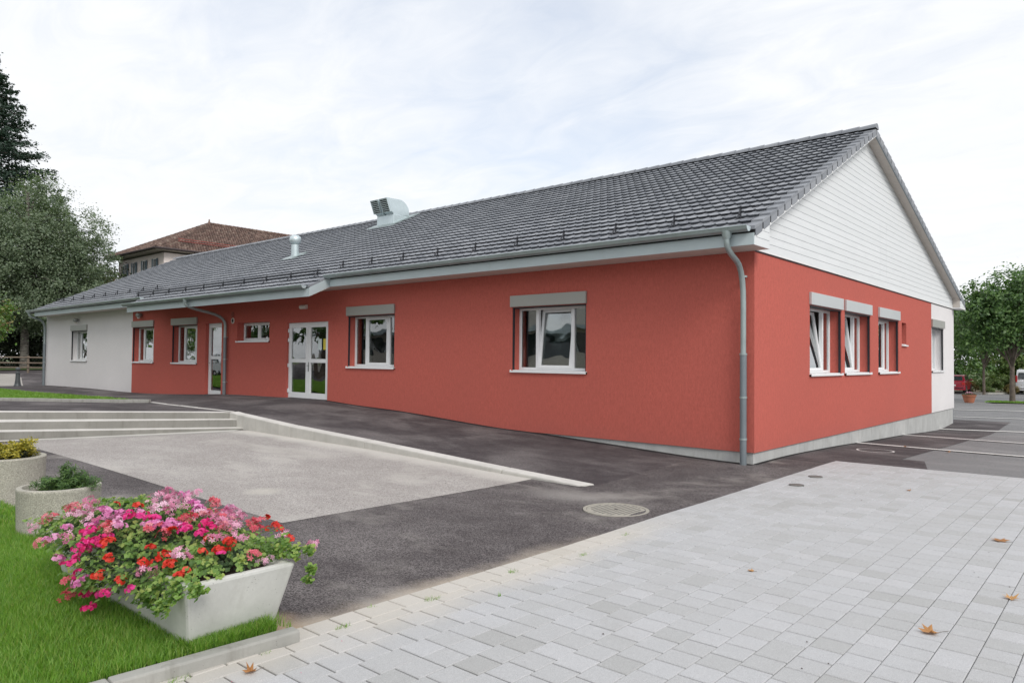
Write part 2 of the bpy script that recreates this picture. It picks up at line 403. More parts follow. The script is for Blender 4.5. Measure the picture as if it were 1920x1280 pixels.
# ------------------------------------------------------------------ builders
ORG = {}
class MB:
    def __init__(s): s.v = []; s.f = []
    def add(s, vs, fs):
        n = len(s.v); s.v.extend([tuple(map(float, p)) for p in vs]); s.f.extend([tuple(n + i for i in f) for f in fs]); return s
    def box(s, a, b):
        x0, x1 = sorted((a[0], b[0])); y0, y1 = sorted((a[1], b[1])); z0, z1 = sorted((a[2], b[2]))
        return s.add([(x0, y0, z0), (x1, y0, z0), (x1, y1, z0), (x0, y1, z0), (x0, y0, z1), (x1, y0, z1), (x1, y1, z1), (x0, y1, z1)],
                     [(0, 3, 2, 1), (4, 5, 6, 7), (0, 1, 5, 4), (1, 2, 6, 5), (2, 3, 7, 6), (3, 0, 4, 7)])
    def hexa(s, lo, hi):           # two matching quads, lower and upper (counter clockwise seen from above)
        return s.add(list(lo) + list(hi), [(0, 3, 2, 1), (4, 5, 6, 7), (0, 1, 5, 4), (1, 2, 6, 5), (2, 3, 7, 6), (3, 0, 4, 7)])
    def prism(s, poly, axis, a, b):     # polygon in the two other axes, extruded along axis
        def P(u, v, w):
            return {0: (w, u, v), 1: (u, w, v), 2: (u, v, w)}[axis]
        n = len(poly)
        s.add([P(u, v, a) for u, v in poly] + [P(u, v, b) for u, v in poly],
              [tuple(range(n))[::-1], tuple(range(n, 2 * n))] + [(i, (i + 1) % n, n + (i + 1) % n, n + i) for i in range(n)])
        return s
    def tube(s, path, r, n=10, cap=True):
        path = [Vector(p) for p in path]; rs = r if isinstance(r, (list, tuple)) else [r] * len(path)
        base = len(s.v); t0 = None; u = None
        for i, p in enumerate(path):
            t = (path[min(i + 1, len(path) - 1)] - path[max(i - 1, 0)]).normalized()
            if u is None:
                u = t.orthogonal().normalized()
            else:
                u = (u - t * u.dot(t)).normalized()
            w = t.cross(u)
            for k in range(n):
                a = 2 * math.pi * k / n
                s.v.append(tuple(p + (u * math.cos(a) + w * math.sin(a)) * rs[i]))
        for i in range(len(path) - 1):
            for k in range(n):
                a = base + i * n + k; b = base + i * n + (k + 1) % n
                s.f.append((a, b, b + n, a + n))
        if cap:
            s.f.append(tuple(base + k for k in range(n))[::-1])
            s.f.append(tuple(base + (len(path) - 1) * n + k for k in range(n)))
        return s
    def lathe(s, prof, c, n=24, squash=(1, 1)):
        base = len(s.v)
        for r, z in prof:
            for k in range(n):
                a = 2 * math.pi * k / n
                s.v.append((c[0] + r * math.cos(a) * squash[0], c[1] + r * math.sin(a) * squash[1], c[2] + z))
        for i in range(len(prof) - 1):
            for k in range(n):
                a = base + i * n + k; b = base + i * n + (k + 1) % n
                s.f.append((a, b, b + n, a + n))
        s.f.append(tuple(base + k for k in range(n))[::-1])
        s.f.append(tuple(base + (len(prof) - 1) * n + k for k in range(n)))
        return s

def link_mesh(name, me, mat, parent=None, smooth=False, loc=None):
    o = bpy.data.objects.new(name, me); COL.objects.link(o)
    if mat is not None and not me.materials: me.materials.append(MATS[mat])
    if smooth:
        me.polygons.foreach_set('use_smooth', [True] * len(me.polygons))
    if parent is not None: o.parent = parent
    if loc is not None: o.location = loc
    ORG[o.name] = (ORG[parent.name] if parent is not None else Vector((0, 0, 0))) + Vector(loc or (0, 0, 0))
    return o
def build(name, mb, mat, parent=None, smooth=False, bevel=0.0, recalc=True, auto=False):
    org = ORG[parent.name] if parent is not None else Vector((0, 0, 0))
    me = bpy.data.meshes.new(name)
    me.from_pydata([(v[0] - org[0], v[1] - org[1], v[2] - org[2]) for v in mb.v], [], mb.f)
    if recalc:
        bm = bmesh.new(); bm.from_mesh(me); bmesh.ops.recalc_face_normals(bm, faces=bm.faces); bm.to_mesh(me); bm.free()
    o = link_mesh(name, me, mat, parent, smooth)
    if smooth and auto:
        try: me.set_sharp_from_angle(angle=R(38))
        except Exception: pass
    if bevel:
        b = o.modifiers.new('bevel', 'BEVEL'); b.width = bevel; b.segments = 2; b.limit_method = 'ANGLE'; b.angle_limit = R(40)
    return o
def npmesh(name, V, F, mat, parent=None, smooth=False):
    """V (n,3) world coordinates, F (m,k) indices, built fast"""
    org = ORG[parent.name] if parent is not None else Vector((0, 0, 0))
    V = np.asarray(V, np.float32) - np.array(org, np.float32); F = np.asarray(F, np.int32)
    me = bpy.data.meshes.new(name); k = F.shape[1]
    me.vertices.add(len(V)); me.vertices.foreach_set('co', V.ravel())
    me.loops.add(F.size); me.loops.foreach_set('vertex_index', F.ravel())
    me.polygons.add(len(F)); me.polygons.foreach_set('loop_start', np.arange(0, F.size, k, dtype=np.int32))
    me.polygons.foreach_set('loop_total', np.full(len(F), k, np.int32))
    me.polygons.foreach_set('use_smooth', [False] * len(F))
    me.update(calc_edges=True)
    return link_mesh(name, me, mat, parent, smooth)
def tag(o, label=None, cat=None, group=None, kind=None):
    if label: o['label'] = label
    if cat: o['category'] = cat
    if group: o['group'] = group
    if kind: o['kind'] = kind
    return o
def thing(name, label, cat, loc=(0, 0, 0), group=None):
    o = bpy.data.objects.new(name, None); COL.objects.link(o); o.location = loc; o.empty_display_size = 0.2
    ORG[o.name] = Vector(loc); return tag(o, label, cat, group)

# ------------------------------------------------------------------ terrain heights
def tps(pts):
    P = np.array(pts, float); X = P[:, :2]; z = P[:, 2]; n = len(P)
    d = np.linalg.norm(X[:, None] - X[None], axis=2) + 1e-9
    K = d * d * np.log(d) + np.eye(n) * 0.02
    A = np.zeros((n + 3, n + 3)); A[:n, :n] = K; A[:n, n] = 1; A[:n, n + 1:] = X; A[n, :n] = 1; A[n + 1:, :n] = X.T
    w = np.linalg.solve(A, np.concatenate([z, [0, 0, 0]]))
    def f(x, y):
        x = np.asarray(x, float); y = np.asarray(y, float)
        dd = np.sqrt((x[..., None] - X[:, 0]) ** 2 + (y[..., None] - X[:, 1]) ** 2) + 1e-9
        return (dd * dd * np.log(dd)) @ w[:n] + w[n] + w[n + 1] * x + w[n + 2] * y
    return f
_low = tps([(0, 0, -.2), (0, 1.4, -.195), (0, 3.1, -.227), (0, 5, -.277), (0, 6.4, -.33), (0, 10.3, -.445), (0, 15.3, -.60), (0, 16.9, -.54),
            (-1, 30, -.5), (-2, 40, -.6), (-5, 55, -.78), (6, 55, -.80), (6, 30, -.46), (6, 16, -.52), (6, 6, -.35), (3, 1.5, -.2), (6, 1.5, -.2),
            (4, -8, -.2), (.9, -9, -.2), (5, -14, -.2), (10, -5, -.2), (.85, -4.5, -.2), (1, -2, -.2), (2, -6, -.2), (-1.03, -3.5, -.25), (-2.57, -3.5, -.237),
            (-6, -3.5, -.15), (-8.5, -3.5, -.13), (-10.4, -3.5, -.115), (-12.76, -7.55, -.225), (-2, -7.6, -.22), (-6, -9.3, -.2), (-1.26, 0, -.171),
            (-2.6, 0, -.107), (30, 0, -.3), (30, 50, -.8), (0, -30, -.2), (-25, -25, -.2), (30, -30, -.2), (-14, -11, -.22), (-2, 22, -.58), (15, 15, -.5), (-10, 70, -.8)])
_up = tps([(-1.26, 0, -.171), (-2.6, 0, -.107), (-3.95, 0, -.046), (-4.8, 0, -.005), (-5.6, 0, .013), (-6.4, 0, .052), (-8.1, 0, .154), (-9.3, 0, .219),
           (-10.7, 0, .262), (-11.6, 0, .303), (-12.3, 0, .34), (-14.8, 0, .33), (-17.8, 0, .297), (-19.4, 0, .235), (-23, 0, .113), (-25.7, 0, .065),
           (-36.2, 0, .034), (-10.7, -3.4, .205), (-8.5, -3.4, .085), (-6, -3.4, -.022), (-2.57, -3.4, -.178), (-1.03, -3.4, -.25), (-13.85, -7.29, .27), (-12.5, -3.3, .228), (-14, -3.2, .216), (-15.5, -3.1, .204),
           (-11.03, -3.5, .235), (-16.9, -3.2, .195), (-20.3, -5.75, .195), (-29, -3.65, .14), (-36.5, -1.1, 0.0), (-42, 0, -.06), (-54, 3, .30), (-60, 8, .48),
           (-45, -8, .2), (-30, -12, .25), (-20, -16, .28), (-45, 15, .1), (-70, 0, .6), (-70, 30, .6), (-50, -30, .3), (-52, -4, .2)])
def low(x, y): return _low(x, y)
def up(x, y):
    x = np.asarray(x, float)
    s = np.clip((x + 2.4) / 1.4, 0, 1); s = s * s * (3 - 2 * s)
    return _up(x, y) * (1 - s) + _low(x, y) * s
def gz(f, x, y): return float(f(np.array([x]), np.array([y]))[0])

def sheet(name, polys, hf, dz, cell, mat, parent=None, kind='structure'):
    bmo = bmesh.new()
    for poly in polys:
        bm = bmesh.new()
        xs = [p[0] for p in poly]; ys = [p[1] for p in poly]
        nx = max(1, int((max(xs) - min(xs)) / cell)); ny = max(1, int((max(ys) - min(ys)) / cell))
        gx = np.linspace(min(xs) - .01, max(xs) + .01, nx + 1); gy = np.linspace(min(ys) - .01, max(ys) + .01, ny + 1)
        vs = [[bm.verts.new((x, y, 0)) for y in gy] for x in gx]
        for i in range(nx):
            for j in range(ny): bm.faces.new((vs[i][j], vs[i + 1][j], vs[i + 1][j + 1], vs[i][j + 1]))
        area = sum(poly[i][0] * poly[(i + 1) % len(poly)][1] - poly[(i + 1) % len(poly)][0] * poly[i][1] for i in range(len(poly)))
        pl = poly if area > 0 else poly[::-1]
        for i in range(len(pl)):
            a = Vector((*pl[i], 0)); b = Vector((*pl[(i + 1) % len(pl)], 0)); d = b - a
            bmesh.ops.bisect_plane(bm, geom=bm.verts[:] + bm.edges[:] + bm.faces[:], plane_co=a, plane_no=Vector((d.y, -d.x, 0)), clear_outer=True)
        tmp = bpy.data.meshes.new('t'); bm.to_mesh(tmp); bm.free(); bmo.from_mesh(tmp); bpy.data.meshes.remove(tmp)
    me = bpy.data.meshes.new(name); bmo.to_mesh(me); bmo.free()
    co = np.zeros(len(me.vertices) * 3, np.float32); me.vertices.foreach_get('co', co); co = co.reshape(-1, 3)
    co[:, 2] = hf(co[:, 0], co[:, 1]) + dz
    me.vertices.foreach_set('co', co.ravel()); me.update()
    o = link_mesh(name, me, mat, parent, True)
    if parent is None: tag(o, kind=kind)
    return o

# ------------------------------------------------------------------ the ground
def base_h(x, y):
    r = np.sqrt(np.asarray(x) ** 2 + np.asarray(y) ** 2)
    return -1.35 + 0 * r
g = sheet('ground', [[(-700, -700), (700, -700), (700, 700), (-700, 700)]], base_h, 0, 60, 'ground_far')
yard = sheet('asphalt_yard', [[(-17, -9.7), (1.05, -9.7), (1.05, -3.45), (-17, -3.45)], [(-1.02, -3.45), (1.05, -3.45), (1.05, 1.2), (-1.02, 1.2)]], low, 0, .3, 'asphalt_new')
sheet('asphalt_beside_gable', [[(-.4, 1.2), (2.3, 1.2), (2.3, 2.75), (1.55, 3.3), (1.5, 20), (-6, 20), (-6, 17.2), (-.4, 17.2)][:0] or
      [(-.4, 1.2), (2.35, 1.2), (1.95, 2.9), (-.4, 2.9)], [(-.4, 2.9), (1.58, 2.9), (1.5, 14), (1.42, 19), (-.4, 19)], [(-12, 17.4), (-.4, 17.4), (-.4, 19), (-12, 19)]], low, 0.004, .3, 'asphalt_path')
sheet('car_park', [[(-.4, 1.2), (40, 1.2), (40, 60), (-.4, 60)], [(-26, 19), (-.4, 19), (-.4, 60), (-26, 60)], [(7.0, -60), (40, -60), (40, 1.2), (7.0, 1.2)], [(1.0, -60), (7, -60), (7, -13), (1.0, -13)]],
      low, -0.004, .8, 'asphalt_old')
court = sheet('old_asphalt_court', [[(-10.85, -7.52), (-1.95, -7.66), (-1.95, -3.5), (-10.2, -3.5), (-12.35, -7.05)]], low, 0.004, .3, 'asphalt_court')
sheet('court_edge_strip', [[(-12.85, -7.75), (-12.45, -7.65), (-10.25, -3.9), (-10.45, -3.55)]], low, 0.008, .3, 'concrete_light')
sheet('asphalt_path', [[(-72, -3.3), (-.95, -3.3), (-.95, .3), (-72, .3)], [(-72, .3), (-36.0, .3), (-36.0, 40), (-72, 40)],
                       [(-11.05, -3.3), (-72, -3.3), (-72, -40), (-38, -40), (-20.6, -16.3), (-11.2, -3.75)]], up, 0, .4, 'asphalt_path')
sheet('side_road', [[(-36.7, -.25), (-48, 2.1), (-52.2, 3.4), (-52.6, 30), (-70, 30), (-70, -6), (-37.2, -1.35)][:0] or [(-36.7, -.2), (-48, 2.1), (-52.3, 3.2), (-55.5, -4), (-54, -12), (-37.4, -1.6)]], up, 0.004, .5, 'road_concrete')
0 and sheet('kerb_line', [[(-36.5, -.16), (-36.7, -.09), (-47.6, 2.22), (-47.7, 2.12)]], up, 0.008, .5, 'line_paint')
sheet('grass_bank', [[(-52.6, 3.4), (-55.8, -4), (-55, -14), (-90, -30), (-110, 10), (-90, 40), (-56, 30)]], lambda x, y: up(np.clip(x, -72, 0), np.clip(y, -30, 30)), 0.07, 1.0, 'grass_soil')

# north lawn by the steps
lawn2 = [(-16.95, -3.2), (-20.3, -5.82), (-26.5, -10.7), (-46, -16), (-46, -6.0), (-29.5, -3.75), (-24, -3.4)]
sheet('upper_lawn', [lawn2], up, 0.05, .5, 'grass_soil')
# front lawn
lawn = [(.965, -9.42), (.90, -10.4), (.72, -13.5), (-7, -9.32), (-16.5, -9.3), (-19, -14), (-19, -60), (.72, -60)]
lawn_h = lambda x, y: low(np.asarray(x), np.maximum(np.asarray(y), -30)) + 0.055
sheet('front_lawn', [lawn], lawn_h, 0, .5, 'grass_soil')

# grass blades as real geometry
def blades(name, n, region, hf, h, w, mat, seed, lean=0.5, keep=None):
    r = np.random.RandomState(seed)
    x = r.uniform(region[0], region[1], n); y = r.uniform(region[2], region[3], n)
    k = keep(x, y, r) if keep else np.ones(n, bool)
    x = x[k]; y = y[k]; n = len(x); z = hf(x, y)
    tuft = 0.75 + 0.5 * np.sin(x * 5.1 + 1.3 * np.sin(y * 3.7)) * np.sin(y * 6.3 + x)
    hh = h * r.uniform(.55, 1.35, n) * (0.8 + 0.3 * tuft); a = r.uniform(0, 2 * np.pi, n); b = a + r.uniform(-.9, .9, n)
    L = lean * hh * r.uniform(.2, 1.3, n); ww = w * r.uniform(.6, 1.3, n)
    dx = np.cos(b) * L; dy = np.sin(b) * L; sx = -np.sin(a) * ww / 2; sy = np.cos(a) * ww / 2
    V = np.zeros((n, 5, 3))
    V[:, 0] = np.stack([x - sx, y - sy, z], 1); V[:, 1] = np.stack([x + sx, y + sy, z], 1)
    V[:, 2] = np.stack([x + dx * .35 - sx * .8, y + dy * .35 - sy * .8, z + hh * .58], 1)
    V[:, 3] = np.stack([x + dx * .35 + sx * .8, y + dy * .35 + sy * .8, z + hh * .58], 1)
    V[:, 4] = np.stack([x + dx, y + dy, z + hh * .95], 1)
    i = np.arange(n)[:, None] * 5
    F = np.concatenate([i + np.array([[0, 1, 3]]), i + np.array([[0, 3, 2]]), i + np.array([[2, 3, 4]])])
    return tag(npmesh(name, V.reshape(-1, 3), F, mat), kind='stuff')
def in_lawn(x, y, r):
    k = (y < -9.46) & ~((x > -1.24) & (x < .80) & (y > -9.92) & (y < -9.38))
    k &= ~((x - -2.93) ** 2 + (y + 9.46) ** 2 < .30 ** 2) & ~((x + 5.2) ** 2 + (y + 9.35) ** 2 < .36 ** 2)
    thin = (x > -1.3) & (x < 1.0) & (y > -9.38)
    k &= ~((x > .80) & (r.uniform(0, 1, len(x)) < np.clip((x - .80) / .2, 0, .85)))
    k &= x < .955 + (y + 9.42) * .068
    return k | (thin & (r.uniform(0, 1, len(x)) < .5) & (y < -9.35))
blades('lawn_grass', 170000, (-3.2, .965, -11.6, -9.36), lawn_h, .062, .0040, 'grass_blade', 3, .6, in_lawn)
blades('lawn_grass', 45000, (-8.5, -3.2, -11.8, -9.34), lawn_h, .058, .007, 'grass_blade', 4, .6, in_lawn)
def tuftmask(x, y, r):
    return (y > -10.5)
blades('lawn_edge_grass', 8000, (0.70, .93, -9.95, -9.45), lawn_h, .075, .0045, 'grass_blade', 8, .6)
def in_l2(x, y, r):
    k = np.ones(len(x), bool); P = lawn2
    for i in range(len(P)):
        a = P[i]; b = P[(i + 1) % len(P)]
        k &= ((b[0] - a[0]) * (y - a[1]) - (b[1] - a[1]) * (x - a[0])) < 0
    return k
blades('upper_lawn_grass', 120000, (-40, -16.9, -13, -3.2), lambda x, y: up(x, y) + .05, .05, .02, 'grass_far', 5, .6, in_l2)

# kerbs
def kerb(name, pts, w, h, hf, mat, seg=1.0, parent=None, below=.3, side=1):
    """run of kerb stones along a polyline"""
    root = None
    out = []
    for a, b in zip(pts[:-1], pts[1:]):
        a = Vector((*a, 0)); b = Vector((*b, 0)); L = (b - a).length; n = max(1, round(L / seg)); d = (b - a) / L; q = Vector((d.y, -d.x, 0)) * side
        for i in range(n):
            p0 = a + d * (L * i / n + .003); p1 = a + d * (L * (i + 1) / n - .003)
            jit = rnd.uniform(-.004, .004)
            c = []
            for p in (p0, p1): c.append((p, p + q * w))
            def P(p, z): return (p.x, p.y, z)
            zs = [gz(hf, p.x, p.y) + h + jit for p in (p0, p1)]
            quad = [c[0][0], c[0][1], c[1][1], c[1][0]]; zt = [zs[0], zs[0], zs[1], zs[1]]
            mb = MB().hexa([P(p, z - h - below) for p, z in zip(quad, zt)], [P(p, z) for p, z in zip(quad, zt)])
            out.append(mb)
    return out
def kerb_set(name, mbs, mat, bevel=.008, cap=300):
    root = tag(build(name, mbs[0], mat, bevel=bevel), kind='structure')
    for mb in mbs[1:]:
        build('kerb_stone', mb, mat, root, bevel=bevel)
    return root
kerb_set('lawn_kerb', kerb('k', [(.965, -9.36), (.895, -10.4), (.71, -13.5)], .10, .085, low, None, 1.0, side=-1), 'concrete_kerb', .012)
kerb_set('upper_lawn_kerb', kerb('k', [(-16.55, -3.0), (-20.3, -5.82), (-27, -11.2)], .12, .09, up, None, 1.0, side=-1), 'concrete_kerb', .01)
kerb_set('path_edging', kerb('k', [(-11.2, -3.40), (-16.6, -3.02)], .10, .012, up, None, 1.0, side=1), 'concrete_top', .004)

# steps up to the path
SR = [(-10.41, -3.5), (-10.72, -3.5), (-11.03, -3.5), (-11.4, -3.5)]
SL = [(-12.76, -7.55), (-13.2, -7.45), (-13.85, -7.29), (-14.25, -7.25)]
SZ = [(-.072, -.05), (.10, .12), (.245, .285)]
steps = None
EXT = 2.1
for i in range(3):
    a = Vector(SR[i]); b = Vector(SL[i]); a2 = Vector(SR[i + 1]); b2 = Vector(SL[i + 1])
    be = a + (b - a) * EXT; b2e = a2 + (b2 - a2) * EXT
    ze = SZ[i][0] + (SZ[i][1] - SZ[i][0]) * EXT
    q = [(a.x, a.y), (a2.x - (.02 if i < 2 else 0), a2.y), (b2e.x - (.02 if i < 2 else 0), b2e.y), (be.x, be.y)]
    lo_ = [(x, y, -.6) for x, y in q]; hi_ = [(q[0][0], q[0][1], SZ[i][0]), (q[1][0], q[1][1], SZ[i][0]), (q[2][0], q[2][1], ze), (q[3][0], q[3][1], ze)]
    mb = MB().hexa(lo_, hi_)
    if steps is None:
        steps = tag(build('steps', mb, 'concrete_step_shade', bevel=.012), kind='structure'); tr_par = steps
    else:
        build('step', mb, 'concrete_step_shade', steps, bevel=.012)
    hi3 = [(x - .004 + (.0 if k_ in (1, 2) else 0), y, z_ + .004) for k_, (x, y, z_) in enumerate(hi_)]
    build('tread', MB().hexa([(x, y, z_ - .010) for x, y, z_ in hi3], hi3), 'concrete_top', steps)  # paler top skin: treads coloured as lit, against risers coloured as shaded

# low retaining wall that runs out along the ramp
rw = thing('retaining_wall', 'low pale concrete retaining wall tapering down beside the asphalt ramp', 'wall', (-6, -3.4, -.1))
prof = [(-11.06, .250), (-10.72, .222), (-8.52, .095), (-6.0, -.010), (-2.57, -.170), (-.98, -.236)]
for (xa, za), (xb, zb) in zip(prof[:-1], prof[1:]):
    e = .12 if xb > -1 else 0
    lo_ = [(xa + .003, -3.5, -.7), (xb - .003 - e, -3.5, -.7), (xb - .003, -3.27, -.7), (xa + .003, -3.27, -.7)]
    hi_ = [(xa + .003, -3.5, za - .006), (xb - .003 - e, -3.5, zb - .006), (xb - .003, -3.27, zb + .003), (xa + .003, -3.27, za + .003)]
    build('wall_segment', MB().hexa(lo_, hi_), 'concrete_light', rw, bevel=.014)
    co_ = [(x + (.012 if k in (0, 3) else -.012), y + (.012 if k < 2 else -.012), z) for k, (x, y, z) in enumerate(hi_)]
    build('coping', MB().hexa([(x, y, z - .01) for x, y, z in co_], [(x, y, z + .004) for x, y, z in co_]), 'concrete_top', rw)

# paving: individually laid slabs
PX0, PX1, PY0, PY1 = .86, 7.0, -13.0, 1.47
paving = sheet('paving', [[(PX0, PY0), (PX1, PY0), (PX1, PY1), (PX0, PY1)]], low, -.006 + .010, .5, 'joint_sand')

stones = []
x = PX0; ci = 0
widths = [.2, .12, .2] + [.2] * 40
while x < PX1 - .05:
    w = widths[ci]; w = min(w, PX1 - x)
    L = .3 if ci == 1 else .2
    y = PY1
    if ci > 0: 
        first = rnd.choice([.1, .2, .15, .05, .2, .1]) if ci > 2 else rnd.uniform(.08, .2)
    else: first = .2
    l = first
    while y > PY0 + .02:
        if ci == 0 and rnd.random() < .15: l = .3
        if ci > 2 and rnd.random() < .05: l = .3
        y1 = max(PY0, y - l)
        stones.append((x, y1, w, y - y1))
        y = y1; l = L
    x += w; ci += 1
def visible(px, py, pz, mgn=1.03):
    d = Vector((px, py, pz)) - CAM; f = d.dot(FWD)
    return f > .2 and abs(d.dot(RIGHT) / f) < .7088 * mgn and abs(d.dot(UP) / f) < .4726 * mgn
def slab_tpl(w, l, h=.045, c=.005, gap=.0019):
    a, b = w / 2 - gap, l / 2 - gap * 3.2
    v = [(-a, -b, -h), (a, -b, -h), (a, b, -h), (-a, b, -h), (-a, -b, -c), (a, -b, -c), (a, b, -c), (-a, b, -c),
         (-a + c, -b + c, 0), (a - c, -b + c, 0), (a - c, b - c, 0), (-a + c, b - c, 0)]
    f = [(0, 1, 5, 4), (1, 2, 6, 5), (2, 3, 7, 6), (3, 0, 4, 7), (4, 5, 9, 8), (5, 6, 10, 9), (6, 7, 11, 10), (7, 4, 8, 11), (8, 9, 10, 11)]
    return v, f
stones = [(s, (Vector((s[0], s[1], -.2)) - CAM).length) for s in stones]
stones.sort(key=lambda t: t[1])
cx_ = np.array([s[0][0] + s[0][2] / 2 for s in stones]); cy_ = np.array([s[0][1] + s[0][3] / 2 for s in stones])
zs_ = low(cx_, cy_); zx_ = (low(cx_ + .1, cy_) - low(cx_ - .1, cy_)) / .2; zy_ = (low(cx_, cy_ + .1) - low(cx_, cy_ - .1)) / .2
cache = {}; cnt = 0; FV = []; FF = []; nv = 0
for i, (s, dist) in enumerate(stones):
    w, l = round(s[2], 3), round(s[3], 3)
    zj = zs_[i] + .016 + rnd.uniform(-.0012, .0012); tx = zx_[i] + rnd.uniform(-.0025, .0025); ty = zy_[i] + rnd.uniform(-.0025, .0025)
    if cnt < 298 and l > .08 and w > .08 and visible(cx_[i], cy_[i], -.2):
        key = (w, l)
        if key not in cache:
            me = bpy.data.meshes.new('paving_stone'); v, f = slab_tpl(w, l); me.from_pydata(v, [], f); me.materials.append(MATS['paving_stone']); cache[key] = me
        o = bpy.data.objects.new('paving_stone', cache[key]); COL.objects.link(o); o.parent = paving
        o.location = (cx_[i], cy_[i], zj); o.rotation_euler = (math.atan(ty), -math.atan(tx), 0); cnt += 1
    else:
        v, f = slab_tpl(w, l)
        v = np.array(v); v2 = v.copy(); v2[:, 2] += v[:, 0] * tx + v[:, 1] * ty
        FV.append(v2 + np.array([cx_[i], cy_[i], zj])); FF.append(np.array(f) + nv); nv += len(v)
tag(npmesh('paving_stone_field', np.concatenate(FV), np.concatenate(FF), 'paving_stone', paving), kind='stuff')

# near-black strip along the foot of the wall
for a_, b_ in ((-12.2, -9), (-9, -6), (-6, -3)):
    sheet('wall_foot_strip', [[(a_, -.11), (b_, -.13), (b_, .2), (a_, .2)]], up, .005, .3, 'wall_foot_dark')
sheet('wall_foot_strip', [[(-3, -.12), (-.02, -.10), (-.02, .2), (-3, .2)]], up, .005, .3, 'wall_foot_dark')
sheet('wall_foot_strip', [[(-.06, .05), (.05, .05), (.08, 3), (.05, 9), (.06, 14), (-.06, 14)]], low, .009, .3, 'wall_foot_dark')
# weeds that have seeded in the joints along the paving edge
def weedy(x, y, r):
    k = np.zeros(len(x), bool)
    for cx0, cy0, rr0 in [(1.06, -9.05, .03), (1.08, -8.3, .035), (1.06, -7.4, .025), (1.18, -6.6, .03), (1.06, -5.7, .025), (.90, -8.7, .02), (1.06, -10.1, .03), (1.08, -9.6, .02), (1.05, -10.9, .04), (1.38, -7.9, .015)]:
        k |= ((x - cx0) ** 2 + ((y - cy0) * .5) ** 2) < rr0 ** 2
    return k
blades('joint_weeds', 26000, (.86, 1.42, -11, -5.5), lambda x, y: low(x, y) + .008, .026, .003, 'grass_blade', 77, .9, weedy)
# painted bay lines and the ring round the gable cover
def line(p, q, w):
    a = Vector(p); b = Vector(q); d = (b - a).normalized(); n = Vector((-d.y, d.x)) * w / 2
    return [tuple(a - n), tuple(b - n), tuple(b + n), tuple(a + n)]
for p, q in [((-.03, 5.92), (12, 6.15)), ((-.03, 10.22), (12, 11.0)), ((-.03, 15.05), (12, 16.6)), ((-1.2, 20.9), (12, 22.6)), ((-1.9, 25.6), (12, 29.6)), ((-1.6, 31.5), (12, 37))]:
    sheet('bay_line', [line(p, q, .25)], low, .014, .5, 'line_paint')
ringv = []; ringf = []
for k in range(40):
    a = 2 * math.pi * k / 40
    for r_ in (.315, .35):
        ringv.append((.80 + r_ * math.cos(a), 4.2 + r_ * 1.25 * math.sin(a), 0))
    ringf.append((2 * k, 2 * k + 1, (2 * k + 3) % 80, (2 * k + 2) % 80))
zv = low(np.array([v[0] for v in ringv]), np.array([v[1] for v in ringv]))
mbr = MB(); mbr.add([(v[0], v[1], z + .009) for v, z in zip(ringv, zv)], ringf)
tag(build('painted_ring', mbr, 'line_paint', recalc=False), kind='structure')

# ------------------------------------------------------------------ the long building
H = 3.41
XL, YB = -36.2, 17.15
bld = thing('community_building', 'long single-storey red and white rendered building under a grey tiled roof', 'building', (-18, 8, 0))
MF = lambda u, d, z: (u, -d, z)
MG = lambda u, d, z: (d, u, z)
def lb(mb, M, u0, u1, d0, d1, z0, z1): return mb.box(M(u0, d0, z0), M(u1, d1, z1))
def wall(name, M, u0, u1, z0, z1, depth, holes, mat):
    us = sorted({u0, u1} | {h[0] for h in holes} | {h[1] for h in holes}); zs = sorted({z0, z1} | {h[2] for h in holes} | {h[3] for h in holes})
    mb = MB()
    inside = lambda u, z: any(h[0] < u < h[1] and h[2] < z < h[3] for h in holes)
    def quad(a, b, c, d): mb.add([a, b, c, d], [(0, 1, 2, 3)])
    for i in range(len(us) - 1):
        for j in range(len(zs) - 1):
            a, b, c, d = us[i], us[i + 1], zs[j], zs[j + 1]
            if inside((a + b) / 2, (c + d) / 2): continue
            for dd in (0, -depth): quad(M(a, dd, c), M(b, dd, c), M(b, dd, d), M(a, dd, d))
            if i == 0 or inside((us[i - 1] + a) / 2, (c + d) / 2): quad(M(a, 0, c), M(a, -depth, c), M(a, -depth, d), M(a, 0, d))
            if i == len(us) - 2 or inside((us[i + 2] + b) / 2, (c + d) / 2): quad(M(b, 0, c), M(b, -depth, c), M(b, -depth, d), M(b, 0, d))
            if j == 0 or inside((a + b) / 2, (zs[j - 1] + c) / 2): quad(M(a, 0, c), M(b, 0, c), M(b, -depth, c), M(a, -depth, c))
            if j == len(zs) - 2 or inside((a + b) / 2, (zs[j + 2] + d) / 2): quad(M(a, 0, d), M(b, 0, d), M(b, -depth, d), M(a, -depth, d))
    org = ORG[bld.name]
    me = bpy.data.meshes.new(name); me.from_pydata([tuple(Vector(v) - org) for v in mb.v], [], mb.f)
    bm = bmesh.new(); bm.from_mesh(me); bmesh.ops.remove_doubles(bm, verts=bm.verts, dist=1e-4)
    bmesh.ops.recalc_face_normals(bm, faces=bm.faces); bm.to_mesh(me); bm.free()
    return link_mesh(name, me, mat, bld)
WZ0, WZ1 = 1.285, 2.66
FW = [(-5.42, -3.46), (-11.35, -9.39), (-22.10, -20.12), (-25.66, -23.69)]
GW = [(2.70, 4.68), (4.93, 6.90), (7.62, 9.58)]
D1 = (-19.50, -18.36, .20, 2.68); D2 = (-14.36, -12.27, .33, 2.56); WS = (-17.34, -15.36, 2.03, 2.64)
tag(wall('wall', MF, -25.70, 0, -.0, H, .38, [(a, b, WZ0, WZ1) for a, b in FW] + [D1, D2, WS], 'red_stucco'), 'long red rendered front wall')
tag(wall('wall', MF, XL, -25.70, -.0, H, .38, [(-32.65, -30.66, WZ0, WZ1)], 'white_stucco'), 'white rendered left end of the front wall')
